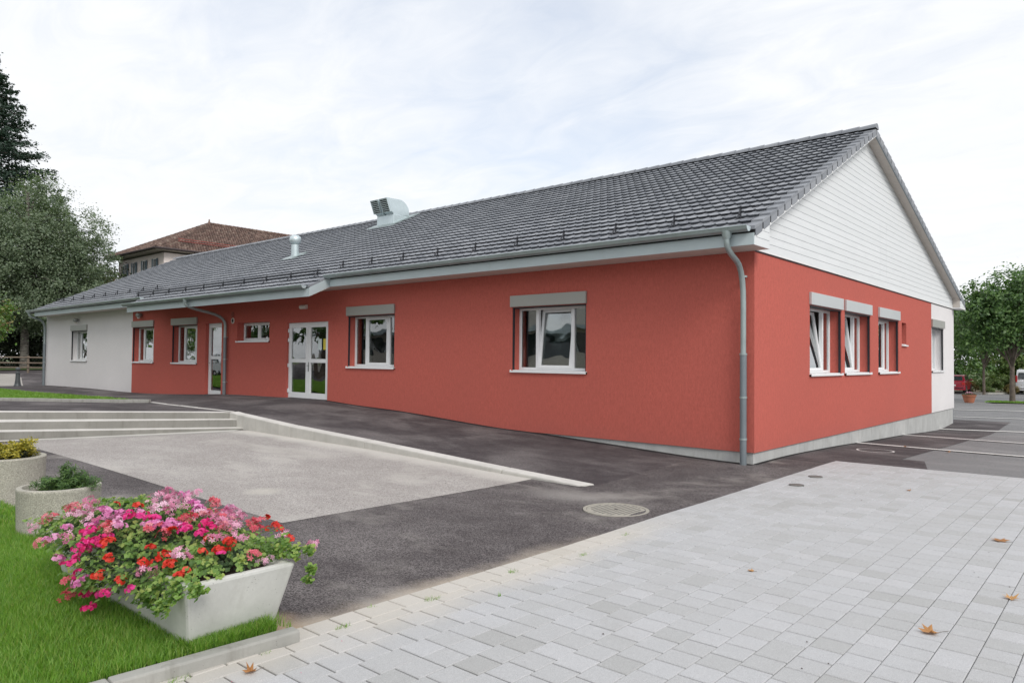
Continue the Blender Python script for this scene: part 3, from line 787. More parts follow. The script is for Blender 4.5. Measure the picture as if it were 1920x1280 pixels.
tag(wall('wall', MG, .38, 13.62, 0, H, .38, [(a, b, WZ0, WZ1) for a, b in GW] + [(9.94, 10.44, 2.03, 2.64)], 'red_stucco'), 'red rendered gable wall')
tag(wall('wall', MG, 13.62, YB, 0, H, .38, [(13.64, 15.42, WZ0, WZ1)], 'white_stucco'), 'white rendered end of the gable wall')
build('wall', MB().box((XL, .381, 0), (XL + .3, YB, H)).box((XL + .301, YB - .3, 0), (-.381, YB, H)), 'white_stucco', bld)
build('plinth', MB().box((XL + .03, .03, -1.3), (-.03, .35, -.001)), 'concrete_plinth', bld)
build('plinth', MB().box((-.35, .351, -1.3), (-.03, 9.27, -.001)), 'concrete_plinth', bld)
build('plinth', MB().box((-.35, 9.28, -1.3), (-.03, 13.1, -.001)), 'concrete_plinth', bld)
build('plinth', MB().box((-.35, 13.11, -1.3), (-.03, YB - .03, -.001)), 'concrete_plinth', bld)
build('drainpipe_end', MB().tube([(-.06, YB + .03, -.9), (-.06, YB + .03, 0.0)], .03, 8), 'pipe_dark', bld)
inn = MB().box((XL + .4, 4.4, .3), (-4.2, 4.5, 3.0)).box((-4.3, 4.5, .3), (-4.2, 16.8, 3.0)).box((XL + .31, .39, 2.96), (-.39, 16.8, 3.02))
for xx in (-7.5, -12.0, -15.0, -19.8, -27.0, -32.9): inn.box((xx, .39, .3), (xx + .1, 4.38, 2.95))
for yy in (4.8, 7.2, 12.0): inn.box((-4.18, yy, .3), (-.39, yy + .08, 2.95))
build('interior_partition', inn, 'interior_wall', bld)
build('interior_floor', MB().box((XL + .31, .39, .1), (-.39, 16.8, .3)), 'interior_floor', bld)

def pane_box(mb, M, u0, u1, z0, z1, d, t=.012): return lb(mb, M, u0, u1, d - t, d, z0, z1)
def rot_pts(mb, M, hinge_d, hinge_z, ang):
    """lean the pieces of mb (in local u,d,z) inwards about a horizontal hinge, then map them"""
    out = []
    for u, d, z in mb.v:
        dd, dz = d - hinge_d, z - hinge_z
        out.append(M(u, hinge_d + dd * math.cos(ang) - dz * math.sin(ang), hinge_z + dd * math.sin(ang) + dz * math.cos(ang)))
    mb.v = out; return mb
ID = lambda u, d, z: (u, d, z)
def window(M, u0, u1, z0, z1, tilt=0.0, box='shutter_metal', three=True, right_rail=True, label=None):
    fd0, fd1 = -.30, -.235; fw = .055; z0f = z0 + .025
    cuts = [u0, u0 + .52, u1 - .50, u1] if three else [u0, (u0 + u1) / 2, u1]
    fr = MB()
    lb(fr, M, u0, u1, fd0, fd1, z0f, z0f + fw); lb(fr, M, u0, u1, fd0, fd1, z1 - fw, z1)
    zA, zB = z0f + fw, z1 - fw
    lb(fr, M, u0, u0 + fw, fd0, fd1, zA, zB); lb(fr, M, u1 - fw, u1, fd0, fd1, zA, zB)
    for c in cuts[1:-1]: lb(fr, M, c - .04, c + .04, fd0, fd1 + .006, zA, zB)
    w = build('window', fr, 'white_plastic', bld, bevel=.004)
    if label: w['label'] = label
    secs = []
    for k in range(len(cuts) - 1):
        a = cuts[k] + (fw if k == 0 else .04); b = cuts[k + 1] - (fw if k == len(cuts) - 2 else .04); secs.append((a, b))
    for k, (a, b) in enumerate(secs):
        center = three and k == 1
        if center or not three:
            sw = .062 if center else .045; s = MB(); d0, d1 = -.29, -.222
            a2, b2 = a - .008, b + .008; zl, zh = zA - .012, zB + .012
            for bx in ((a2, b2, zl, zl + sw), (a2, b2, zh - sw, zh), (a2, a2 + sw, zl + sw, zh - sw), (b2 - sw, b2, zl + sw, zh - sw)):
                lb(s, ID, bx[0], bx[1], d0, d1, bx[2], bx[3])
            p = MB(); lb(p, ID, a2 + sw, b2 - sw, -.268, -.250, zl + sw, zh - sw)
            ang = tilt if center else 0.0
            build('sash', rot_pts(s, M, -.25, zl, ang), 'white_plastic', w, bevel=.004)
            build('pane', rot_pts(p, M, -.25, zl, ang), 'window_glass', w)
        else:
            pane_box(p := MB(), M, a, b, zA, zB, -.262, .018); build('pane', p, 'window_glass', w)
    s = MB(); lb(s, M, u0 + .003, u1 - .003, -.232, -.02, z0 - .012, z0 + .022); lb(s, M, u0 - .028, u1 + .028, -.02 + .001, .042, z0 - .030, z0 + .006)
    lb(s, M, u0 - .028, u0 - .020, -.0, .044, z0 - .03, z0 + .022); lb(s, M, u1 + .020, u1 + .028, 0, .044, z0 - .03, z0 + .022)
    build('sill', s, 'white_paint_metal', w)
    if box:
        build('shutter_box', lb(MB(), M, u0 - .035, u1 + .018, .001, .052, z1 + .012, z1 + .255), box, w, bevel=.005)
        build('shutter_slot', lb(MB(), M, u0 + .006, u1 - .006, -.18, -.002, z1 - .018, z1 - .002), 'dark_metal', w)
        for ra, rb_ in ((u0 + .004, u0 + .028), (u1 - .028, u1 - .004)):
            build('guide_rail', lb(MB(), M, ra, rb_, -.055, -.012, z0 + .024, z1 - .02), 'dark_metal', w)
    return w
window(MF, *FW[0], WZ0, WZ1, R(6.5)); window(MF, *FW[1], WZ0, WZ1); window(MF, *FW[2], WZ0, WZ1); window(MF, *FW[3], WZ0, WZ1)
window(MF, -32.65, -30.66, WZ0, WZ1)
window(MG, *GW[0], WZ0, WZ1, R(8), 'shutter_metal_light'); window(MG, *GW[1], WZ0, WZ1, R(7), 'shutter_metal_light'); window(MG, *GW[2], WZ0, WZ1, 0, 'shutter_metal_light')
window(MG, 13.64, 15.42, WZ0, WZ1, 0, 'shutter_metal')
window(MF, WS[0], WS[1], WS[2], WS[3], 0, None, False)
# narrow slot window
w = build('window', lb(lb(MB(), MG, 9.94, 10.44, -.30, -.25, 2.03, 2.10), MG, 9.94, 10.44, -.30, -.25, 2.58, 2.64), 'white_plastic', bld)
build('pane', lb(MB(), MG, 9.94, 10.44, -.285, -.27, 2.10, 2.58), 'window_glass', w)
build('sill', lb(lb(MB(), MG, 9.945, 10.435, -.25, -.0, 2.02, 2.05), MG, 9.91, 10.47, .001, .05, 1.995, 2.03), 'white_paint_metal', w)

# doors
def door(M, o, leaves, d, rail_z):
    u0, u1, z0, z1 = o; fw = .05
    fr = MB(); lb(fr, M, u0, u0 + fw, d - .07, d, z0, z1); lb(fr, M, u1 - fw, u1, d - .07, d, z0, z1); lb(fr, M, u0 + fw, u1 - fw, d - .07, d, z1 - fw, z1)
    dr = build('door', fr, 'white_plastic', bld, bevel=.004)
    wv = (u1 - u0 - 2 * fw) / leaves
    for k in range(leaves):
        a = u0 + fw + k * wv + .003; b = a + wv - .006; s = .115; zb, zt = z0 + .02, z1 - fw - .004
        lf = MB()
        for bx in ((a, b, zb, zb + .16), (a, b, zt - .10, zt), (a, b, rail_z - .055, rail_z + .055)): lb(lf, M, bx[0] + (s if 1 else 0), bx[1] - s, d - .06, d + .012, bx[2], bx[3])
        lb(lf, M, a, a + s - .0005, d - .06, d + .012, zb, zt); lb(lf, M, b - s + .0005, b, d - .06, d + .012, zb, zt)
        build('door_leaf', lf, 'white_plastic', dr, bevel=.003)
        for zz0, zz1 in ((zb + .16, rail_z - .055), (rail_z + .055, zt - .10)):
            build('pane', lb(MB(), M, a + s, b - s, d - .035, d - .017, zz0, zz1), 'window_glass', dr)
    return dr
dd = door(MF, D2, 2, -.06, 1.44)
for zz0 in (.55, 1.30, 2.05, 2.33):
    build('hinge', lb(MB(), MF, D2[0] + .012, D2[0] + .055, -.058, -.02, zz0 - .055, zz0 + .055), 'white_plastic', dd, bevel=.004)
hm = MB(); um = (D2[0] + D2[1]) / 2
lb(hm, MF, um + .02, um + .05, -.047, -.038, 1.13, 1.40); hm.tube([(um + .035, .04, 1.30), (um + .035, -.015, 1.30), (um + .15, -.015, 1.30)], .009, 8)
build('handle', hm, 'handle_metal', dd)
build('notice', lb(MB(), MF, -12.52, -12.40, -.094, -.092, 1.80, 2.06)if False else lb(MB(), MF, -12.60, -12.44, -.076, -.0745, 1.76, 2.07), 'paper_yellow', dd)
build('notice', lb(MB(), MF, -12.86, -12.68, -.076, -.0745, 1.76, 2.07), 'paper_white', dd)
rb = MB(); rb.add([(-12.98, .072, 2.05), (-12.86, .072, 2.14), (-12.80, .072, 2.08), (-12.93, .072, 1.99)], [(0, 1, 2, 3)])
build('sticker', rb, 'paper_white', dd, recalc=False)
d1 = door(MF, D1, 1, -.12, 1.50)
hm = MB().tube([(D1[0] + .09, .12, 1.32), (D1[0] + .09, .06, 1.32), (D1[0] + .20, .06, 1.32)], .01, 8)
build('handle', hm, 'handle_metal', d1)
build('door_step', MB().box((D1[0], .0, -.1), (D1[1], .38, .235)), 'dark_metal', bld)

# wall fittings
def bulkhead(x, z):
    o = build('wall_lamp', MB().tube([(x - .155, -.035, z), (x + .155, -.035, z)], .062, 14), 'lamp_glass', bld, smooth=True, auto=True)
    build('lamp_base', MB().box((x - .14, -.02, z - .05), (x + .14, -.001, z + .05)), 'lamp_shell', o)
bulkhead(-13.45, 3.0)
for x in (-31.75, -24.80):
    mb = MB().lathe([(.03, .10), (.09, .09), (.115, .04), (.115, .0), (.10, -.04), (.05, -.075)], (x, -.13, 3.12), 14)
    o = build('wall_lamp', mb, 'lamp_shell', bld, smooth=True, auto=True)
    build('lamp_globe', MB().lathe([(.02, -.13), (.05, -.115), (.06, -.08), (.045, -.06)], (x, -.13, 3.12), 12), 'lamp_glass', o, smooth=True)
    build('lamp_arm', MB().tube([(x, -.10, 3.14), (x, -.001, 3.14)], .03, 8), 'lamp_shell', o)
def disc(x, z, r, mat, ring=False):
    mb = MB()
    for rr, d0, d1 in ((r, -.0, .012),):
        n = 20; poly = [(x + rr * math.cos(2 * math.pi * k / n), z + rr * math.sin(2 * math.pi * k / n)) for k in range(n)]
        mb.prism(poly, 1, -.013, -.001)
    o = build('vent_cover', mb, mat, bld)
    if ring:
        n = 16; poly = [(x + r * .52 * math.cos(2 * math.pi * k / n), z + r * .6 * math.sin(2 * math.pi * k / n)) for k in range(n)]
        build('vent_hole', MB().prism(poly, 1, -.0165, -.0135), 'dark_gap', o)
disc(-17.64, 2.92, .095, 'vent_plate_red'); disc(-17.62, 2.72, .10, 'lamp_glass', True)

# ------------------------------------------------------------------ eaves
GX = .266
zt = lambda y: 4.01 + .4725 * y
YR = 6.45; ZR = zt(YR)
zf = lambda y: ZR - .300 * (y - YR)
def fascia(x0, x1, y, z0, z1):
    n = max(1, round((x1 - x0) / 2.9))
    for i in range(n):
        a = x0 + (x1 - x0) * i / n + .002; b = x0 + (x1 - x0) * (i + 1) / n - .002
        build('fascia_panel', MB().box((a, y, z0), (b, y + .022, z1)), 'fascia_metal', bld)
fascia(-11.29, GX, -.66, H, 3.60); fascia(-35.75, -22.99, -.66, H, 3.60); fascia(-22.96, -11.32, -1.27, 3.115, 3.33)
for xa in (-11.318, -22.985):
    build('fascia_return', MB().prism([(-.645, 3.412), (-.645, 3.655), (-1.268, 3.345), (-1.268, 3.115)], 0, xa, xa + .022), 'fascia_metal', bld)
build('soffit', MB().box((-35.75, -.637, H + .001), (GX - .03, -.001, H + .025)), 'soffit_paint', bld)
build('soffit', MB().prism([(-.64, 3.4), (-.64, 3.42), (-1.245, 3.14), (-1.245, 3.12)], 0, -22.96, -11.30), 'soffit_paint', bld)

def gutter(x0, x1, y, z, r=.078):
    mb = MB(); n = 10
    out = [(y + r * math.cos(a), z + r * math.sin(a) * 1.05) for a in [math.pi + math.pi * k / n for k in range(n + 1)]]
    inn_ = [(y + (r - .006) * math.cos(a), z + (r - .006) * math.sin(a) * 1.05) for a in [math.pi + math.pi * k / n for k in range(n + 1)]][::-1]
    poly = out + inn_; m_ = len(poly)
    V = [(x0, a, b) for a, b in poly] + [(x1, a, b) for a, b in poly]
    F = [(i, (i + 1) % m_, m_ + (i + 1) % m_, m_ + i) for i in range(m_)]
    for off in (0, m_):
        for k in range(n): F.append((off + k, off + k + 1, off + m_ - 2 - k, off + m_ - 1 - k))
    mb.add(V, F)
    mb.tube([(x0, y - r, z + .006), (x1, y - r, z + .006)], .011, 8)
    gt = build('gutter', mb, 'gutter_zinc', bld, smooth=True, auto=True)
    for xe in (x0 - .003, x1 - .003):
        build('end_cap', MB().prism(out, 0, xe, xe + .006), 'vent_metal', gt)
    nb = int((x1 - x0) / .93)
    for i in range(nb):
        xx = x1 - .35 - i * .93
        arc = [(y + (r + .004) * math.cos(a), z + (r + .004) * 1.05 * math.sin(a)) for a in [math.pi + math.pi * k / n for k in range(n + 1)]]
        V = [(xx, a, b) for a, b in arc] + [(xx + .028, a, b) for a, b in arc]
        build('gutter_bracket', MB().add(V, [(k, k + 1, n + 2 + k, n + 1 + k) for k in range(n)]), 'gutter_zinc', gt, smooth=True, recalc=False)
    return gt
gutter(-11.33, GX - .05, -.755, 3.695); gutter(-36.55, -22.98, -.755, 3.695); gutter(-23.05, -11.40, -1.36, 3.40)

def smooth_path(pts, n=5):
    P = [Vector(p) for p in pts]; out = [P[0]]
    for i in range(1, len(P) - 1):
        a = P[i] + (P[i - 1] - P[i]) * .42; b = P[i] + (P[i + 1] - P[i]) * .42
        for k in range(n + 1):
            t_ = k / n; out.append(a * (1 - t_) ** 2 + P[i] * 2 * t_ * (1 - t_) + b * t_ ** 2)
    out.append(P[-1]); return out
def downpipe(x, yg, zg, bend, zj, zb, clips, x2=None):
    x2 = x if x2 is None else x2
    path = smooth_path([(x, yg, zg), (x, yg, bend[0]), (x2, -.10, bend[1]), (x2, -.10, zj)])
    dp = build('downpipe', MB().tube(path, .048, 14), 'gutter_zinc', bld, smooth=True, auto=True)
    build('outlet', MB().tube([(x, yg, zg + .03), (x, yg, zg - .04), (x, yg, zg - .10)], [.085, .075, .052], 14), 'gutter_zinc', dp, smooth=True, auto=True)
    build('lower_pipe', MB().tube([(x2, -.10, zj), (x2, -.10, zb)], .056, 14), 'pipe_dark', dp, smooth=True, auto=True)
    for z in clips:
        build('pipe_clip', MB().tube([(x2, -.10, z - .015), (x2, -.10, z + .015)], .064, 14).box((x2 - .01, -.05, z - .01), (x2 + .01, -.002, z + .01)), 'gutter_zinc', dp, smooth=True, auto=True)
downpipe(-.15, -.755, 3.62, (3.36, 3.10), 1.66, -.24, (2.97, 1.66, .93, .23))
downpipe(-18.1, -1.36, 3.33, (3.12, 2.86), 2.18, .24, (2.18, 1.45, .70), -17.93)
downpipe(-36.25, -.755, 3.62, (3.42, 3.22), 2.10, -.02, (2.10, 1.2), -36.12)

# ------------------------------------------------------------------ roof
XV = -36.55
slab = MB().prism([(-.60, zt(-.60) - .05), (YR, ZR - .05), (YR, ZR - .19), (-.60, zt(-.60) - .17)], 0, XV, GX - .012)
slab.prism([(YR + .001, ZR - .05), (17.85, zf(17.85) - .05), (17.85, zf(17.85) - .15), (YR + .001, ZR - .16)], 0, XV, GX - .012)
slab.prism([(-1.24, zt(-1.24) - .045), (-.601, zt(-.601) - .05), (-.601, zt(-.601) - .13), (-1.24, zt(-1.24) - .10)], 0, -22.97, -11.32)
roof = build('roof', slab, 'dark_gap', bld)
TW, TL = .216, .3555
ca, sa = 1 / math.hypot(1, .4725), .4725 / math.hypot(1, .4725)
EY = -.625
def tile_local(w=TW, flip=False):
    prof = [(0, .000), (.008, .013), (.040, .013), (.055, .001), (w - .006, .001), (w - .001, .000)]
    n = len(prof); V = []
    for s_, lift in ((-.012, .050), (TL + .02, .004)):
        for u, h in prof: V.append((u, s_, h + lift))
    for u, h in prof: V.append((u, .055, -.030))
    F = [(i, i + 1, n + i + 1, n + i) for i in range(n - 1)] + [(2 * n + i, 2 * n + i + 1, i + 1, i) for i in range(n - 1)]
    F.append((0, n, 2 * n))
    return V, F
# local (u, s, n): u along +x, s up the slope, n the slope normal
def near_pt(x, row_s, u, s_, n_):
    s = row_s + s_
    return (x + u, EY + s * ca - n_ * sa, zt(EY) - .035 + s * sa + n_ * ca)
tv, tf = tile_local()
tme = bpy.data.meshes.new('roof_tile'); tme.from_pydata([(u, s_ * ca - n_ * sa, s_ * sa + n_ * ca) for u, s_, n_ in tv], [], tf); tme.materials.append(MATS['roof_tile'])
tiles = []
for r_ in range(-2, 22):
    for c_ in range(0, 169):
        x = GX - .20 - (c_ + 1) * TW
        if r_ < 0 and not (-22.95 < x < -11.33 - TW * .6): continue
        if x < XV + .02: continue
        tiles.append((x, r_ * TL))
def tdist(t_):
    p = near_pt(t_[0] + .1, t_[1], 0, .15, 0); return (Vector(p) - CAM).length
tiles.sort(key=tdist)
org = ORG[roof.name]; base = np.array(tv)
BV = np.stack([base[:, 0], base[:, 1] * ca - base[:, 2] * sa, base[:, 1] * sa + base[:, 2] * ca], 1)
FV = []; FF = []; nv = 0; tfq = [f for f in tf if len(f) == 4]
for i, (x, rs) in enumerate(tiles):
    p = near_pt(x, rs, 0, 0, rnd.uniform(-.0015, .0015))
    if i < 296:
        o = bpy.data.objects.new('roof_tile', tme); COL.objects.link(o); o.parent = roof; o.location = Vector(p) - org
    else:
        FV.append(BV + np.array(p)); FF.append(np.array(tfq) + nv); nv += len(BV)
tag(npmesh('roof_tile_field', np.concatenate(FV), np.concatenate(FF), 'roof_tile', roof), kind='stuff')
# far slope: two columns of tiles by the gable and plain courses beyond
FV = []; FF = []; nv = 0
cb, sb = 1 / math.hypot(1, .3), -.3 / math.hypot(1, .3)
nrow = int((17.9 - YR) / cb / TL)
for r_ in range(nrow):
    s0 = (r_ + 1) * TL; yb = YR + s0 * cb; zb = ZR + s0 * sb + .0
    for (xa, xb) in [(XV, GX - .2)]:
        FV.append(np.array([(xa, yb, zb + .03), (xb, yb, zb + .03), (xb, yb - TL * cb, zb - TL * sb + .0), (xa, yb - TL * cb, zb - TL * sb + .0), (xa, yb, zb - .03), (xb, yb, zb - .03)]))
        FF.append(np.array([(0, 1, 2, 3), (4, 5, 1, 0)]) + nv); nv += 6
tag(npmesh('rear_tile_field', np.concatenate(FV), np.concatenate(FF), 'roof_tile', roof), kind='stuff')
# verge tiles with their side flanges
def verge(x0, x1, y, z, dy, dz, fl, side):
    mb = MB(); t_ = .020
    mb.hexa([(x0, y, z - .02), (x1, y, z - .02), (x1, y + dy, z + dz - .03), (x0, y + dy, z + dz - .03)],
            [(x0, y, z + .045), (x1, y, z + .045), (x1, y + dy, z + dz + .012), (x0, y + dy, z + dz + .012)])
    xs = x1 if side > 0 else x0
    g_ = .13; y, z, dy, dz = y + dy * g_, z + dz * g_, dy * (1 - g_), dz * (1 - g_)
    lo_ = [(xs - (t_ if side > 0 else 0), y, z - fl), (xs + (0 if side > 0 else t_), y, z - fl), (xs + (0 if side > 0 else t_), y + dy, z + dz - fl), (xs - (t_ if side > 0 else 0), y + dy, z + dz - fl)]
    hi_ = [(a, b, c + fl - .0205 if i_ < 2 else c + fl - .0305) for i_, (a, b, c) in enumerate(lo_)]
    return mb.hexa(lo_, hi_)
for r_ in range(22):
    y = EY + (r_ * TL) * ca; z = zt(EY) - .035 + r_ * TL * sa; L = TL * .965
    build('verge_tile', verge(GX - .20, GX, y, z, L * ca, L * sa, .155, 1), 'roof_tile', roof, bevel=.004)
    build('verge_tile', verge(XV - .02, XV + .18, y, z, L * ca, L * sa, .155, -1), 'roof_tile', roof)
for r_ in range(nrow):
    s0 = (r_ + 1) * TL; y = YR + s0 * cb; z = ZR - .035 + s0 * sb; L = TL * .965
    build('verge_tile', verge(GX - .20, GX, y, z, -L * cb, -L * sb, .13, 1), 'roof_tile', roof)
for r_ in range(2):     # the small verge of the lower eave
    y = EY + ((r_ - 2) * TL) * ca; z = zt(EY) - .035 + (r_ - 2) * TL * sa; L = TL * .965
    build('verge_tile', verge(-11.50, -11.30, y, z, L * ca, L * sa, .12, 1), 'roof_tile', roof)
    build('verge_tile', verge(-23.0, -22.8, y, z, L * ca, L * sa, .12, -1), 'roof_tile', roof)
# ridge
pitch = .385; x = GX + .02; k = 0
while x > XV:
    mb = MB(); n = 9; xa, xb = x, x - pitch - .03
    for xx, rr in ((xa, .125), (xb, .105)):
        for q in range(n + 1):
            a = math.pi * q / n; mb.v.append((xx, YR + rr * 1.05 * math.cos(a), ZR + .012 + rr * math.sin(a) - .035))
    mb.f += [(q, q + 1, n + 2 + q, n + 1 + q) for q in range(n)] + [tuple(range(n + 1))]
    build('ridge_tile', mb, 'roof_tile', roof, smooth=True, auto=True)
    x -= pitch; k += 1

# snow guards
def guard(x0, x1, y, step, xs):
    c = lambda h: (y, zt(y) + .02 + h)
    mb = MB()
    for h in (.07, .15): mb.tube([(x0, *c(h)), (x1, *c(h))], .015, 6)
    g_ = build('snow_guard', mb, 'dark_metal', roof if False else bld)
    x = xs
    while x > x0:
        b = MB().tube([(x, y, zt(y) - .01), (x, y + .01, zt(y) + .20)], .019, 6).tube([(x, y + .005, zt(y) + .14), (x, y - .13, zt(y - .13) + .02)], .014, 6)
        build('guard_bracket', b, 'dark_metal', g_); x -= step
guard(-11.75, .02, -.02, 1.262, -.24); guard(-23.95, -11.85, -.56, 1.31, -12.0); guard(-35.6, -23.6, .26, 1.32, -24.1)

# pipe vent and twin cowl on the roof
b = (-17.72, 2.33)
pv = build('roof_vent', MB().lathe([(.135, -.25), (.135, .42), (.125, .43)], (b[0], b[1], zt(b[1])), 16), 'vent_metal', bld, smooth=True, auto=True)
build('vent_cap', MB().lathe([(.12, .44), (.17, .47), (.20, .54), (.205, .62), (.18, .70), (.11, .75), (.03, .765)], (b[0], b[1], zt(b[1])), 18), 'vent_metal', pv, smooth=True)
build('flashing', MB().hexa([(b[0] - .35, 1.98, zt(1.98) + .0), (b[0] + .35, 1.98, zt(1.98)), (b[0] + .35, 2.6, zt(2.6)), (b[0] - .35, 2.6, zt(2.6))],
                            [(b[0] - .35, 1.98, zt(1.98) + .045), (b[0] + .35, 1.98, zt(1.98) + .045), (b[0] + .35, 2.6, zt(2.6) + .045), (b[0] - .35, 2.6, zt(2.6) + .045)]), 'gutter_zinc', pv)
cw = build('roof_cowl', MB().box((-16.80, 5.22, 6.2), (-15.82, 6.0, 6.86)), 'vent_metal', bld, bevel=.02)
def cowl(x0, x1):
    # swan neck: side profile in (y,z), mouth facing the front
    yb0, yb1 = 5.24, 5.98
    prof_ = [(yb0 + .02, 6.9)]
    outer = [(yb1, 6.88), (yb1, 7.02)]
    for k in range(8):
        a = math.radians(0 + 78 * (k + 1) / 8); outer.append((yb1 - .55 + .55 * math.cos(a), 7.02 + .43 * math.sin(a)))
    mouth_t = (4.93, 7.42); mouth_b = (5.12, 6.94)
    poly = [(yb0, 6.84)] + outer + [mouth_t, mouth_b, (yb0 - .03, 6.90)]
    m_ = build('cowl_hood', MB().prism(poly[::-1], 0, x0, x1), 'vent_metal', cw, bevel=.012)
    lv = MB(); t_ = Vector((0, mouth_t[0], mouth_t[1])); bb = Vector((0, mouth_b[0], mouth_b[1])); d = (bb - t_); nrm = Vector((0, -d.z, d.y)).normalized()
    if nrm.y > 0: nrm = -nrm
    fr = MB()
    def q(a, b_, x0_, x1_, o0, o1):
        p = [t_ + d * a + nrm * o0, t_ + d * b_ + nrm * o0, t_ + d * b_ + nrm * o1, t_ + d * a + nrm * o1]
        return [(x0_, v.y, v.z) for v in p], [(x1_, v.y, v.z) for v in p]
    lo_, hi_ = q(.04, .96, x0 + .03, x1 - .03, .002, .006); build('louvre_back', MB().hexa(lo_, hi_), 'dark_gap', cw)
    for k in range(7):
        a = .05 + .9 * k / 7
        lo_, hi_ = q(a, a + .055, x0 + .03, x1 - .03, .008, .05); build('louvre', MB().hexa(lo_, hi_), 'vent_metal', cw)
    for a0, a1, xa, xb in ((0, .05, x0, x1), (.95, 1.0, x0, x1), (.05, .95, x0, x0 + .03), (.05, .95, x1 - .03, x1)):
        lo_, hi_ = q(a0, a1, xa, xb, .002, .055); build('louvre_frame', MB().hexa(lo_, hi_), 'vent_metal', cw)
cowl(-16.80, -16.36); cowl(-16.28, -15.84)
build('cowl_base', MB().hexa([(-17.05, 4.95, zt(4.95)), (-15.6, 4.95, zt(4.95)), (-15.6, 6.3, zt(6.3)), (-17.05, 6.3, zt(6.3))], [(-17.05, 4.95, zt(4.95) + .045), (-15.6, 4.95, zt(4.95) + .045), (-15.6, 6.3, zt(6.3) + .045), (-17.05, 6.3, zt(6.3) + .045)]), 'gutter_zinc', cw)

# ------------------------------------------------------------------ gable cladding, board by board
un = lambda y: zt(y) - .165          # underside of the near verge
uf = lambda y: zf(y) - .155
clad = build('gable_cladding', MB().prism([(.0, H + .03), (YB, H + .03), (YB, uf(YB) - .005), (YR, ZR - .17), (0.0, un(0) - .005)], 0, -.20, .004), 'trim_white', bld)
def board(y0f, y1f, z0, z1, xa, xb, zlim, parent):
    """a board between two boundary functions of z, chamfered by a thin joint"""
    def clipped(z): return y0f(z), y1f(z)
    a0, b0 = clipped(z0); a1, b1 = clipped(z1)
    if b0 - a0 < .03: return
    if b1 - a1 < 0: m_ = (a1 + b1) / 2; a1 = b1 = m_
    poly = [(a0, z0), (b0, z0), (b1, z1), (a1, z1)]
    mb = MB().prism(poly, 0, xa, xb - .003)
    c = .003
    mb2 = MB().prism([(a0, z0 + c), (b0, z0 + c), (b1, z1 - c), (a1, z1 - c)], 0, xb - .0031, xb)
    mb.v_off = len(mb.v); off = len(mb.v); mb.v += mb2.v; mb.f += [tuple(i + off for i in f) for f in mb2.f]
    return build('board', mb, 'white_board', parent)
yn = lambda z: max(.0, (z + .165 - 4.01) / .4725)
yfz = lambda z: min(YB, YR + (ZR - .155 - z) / .300)
P_ = .1365; z = H + .045; k = 0
while z < ZR - .2:
    z1 = min(z + P_ - .005, ZR - .17)
    if 3.70 < z + P_ / 2 < 5.06:
        board(yn, lambda q: 7.686, z, z1, .004, .026, None, clad); board(lambda q: 7.690, lambda q: 8.270, z, z1, .004, .026, None, clad); board(lambda q: 8.276, yfz, z, z1, .004, .026, None, clad)
    elif k % 5 == 2:
        s_ = rnd.uniform(4, 12); s_ = max(s_, yn(z1) + .5); s_ = min(s_, yfz(z1) - .5)
        board(yn, lambda q, s_=s_: s_ - .001, z, z1, .004, .026, None, clad); board(lambda q, s_=s_: s_ + .001, yfz, z, z1, .004, .026, None, clad)
    else:
        board(yn, yfz, z, z1, .004, .026, None, clad)
    z += P_; k += 1
build('starter_trim', MB().box((.004, -.0, H + .008), (.034, YB, H + .042)), 'trim_white', clad)
build('flashing', MB().box((.001, .001, H - .012), (.012, YB, H + .006)), 'flashing', clad)
# boxed eave ends
def yA(z): return -.655
ends = build('eave_end', MB().prism([(-.636, H + .002), (-.001, H + .002), (-.001, un(0) - .01), (-.636, un(-.636) - .01)], 0, GX - .06, GX - .032), 'trim_white', bld)
z = H; k = 0
while z < un(0) - .02:
    z1 = min(z + P_ - .005, un(0) - .01)
    board(lambda q: max(-.637, (q + .170 - 4.01) / .4725), lambda q: .0, z, z1, GX - .031, GX - .006, None, ends); z += P_
ends2 = build('eave_end', MB().box((.006, YB + .001, H + .06), (GX - .032, YB + .04, uf(YB) - .005)).box((.006, YB - .3, H + .01), (GX - .01, YB + .62, H + .058)), 'trim_white', bld)
z = H + .06
ye = lambda q: min(YB + .62, YR + (ZR - .155 - q) / .300)
while z < uf(YB) - .02:
    z1 = min(z + P_ - .005, uf(YB) - .01)
    board(lambda q: YB - .3, ye, z, z1, GX - .031, GX - .008, None, ends2); z += P_
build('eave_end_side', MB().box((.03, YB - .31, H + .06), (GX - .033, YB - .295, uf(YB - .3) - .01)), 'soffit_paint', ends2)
build('fascia_panel', MB().box((XV, YB + .60, H + .02), (GX - .04, YB + .62, 3.62)), 'fascia_metal', bld)
# rake boards and soffit
build('rake_trim', MB().prism([(-.60, un(-.60) - .0), (YR, un(YR)), (YR, un(YR) - .035), (-.60, un(-.60) - .035)], 0, GX - .03, GX - .002), 'trim_white', bld)
build('rake_trim', MB().prism([(YR + .001, uf(YR) - .002), (17.80, uf(17.80) - .002), (17.80, uf(17.80) - .050), (YR + .001, uf(YR) - .050)], 0, GX - .03, GX - .004), 'pipe_dark', bld)
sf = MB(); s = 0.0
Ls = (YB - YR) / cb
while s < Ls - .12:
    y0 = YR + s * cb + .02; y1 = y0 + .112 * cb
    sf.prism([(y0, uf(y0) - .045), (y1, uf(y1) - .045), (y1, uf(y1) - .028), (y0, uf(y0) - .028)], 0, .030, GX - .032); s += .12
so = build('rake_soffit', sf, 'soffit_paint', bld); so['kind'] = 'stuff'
build('rake_soffit_near', MB().prism([(0, un(0) - .02), (YR, un(YR) - .02), (YR, un(YR)), (0, un(0))], 0, .028, GX - .032), 'soffit_paint', bld)
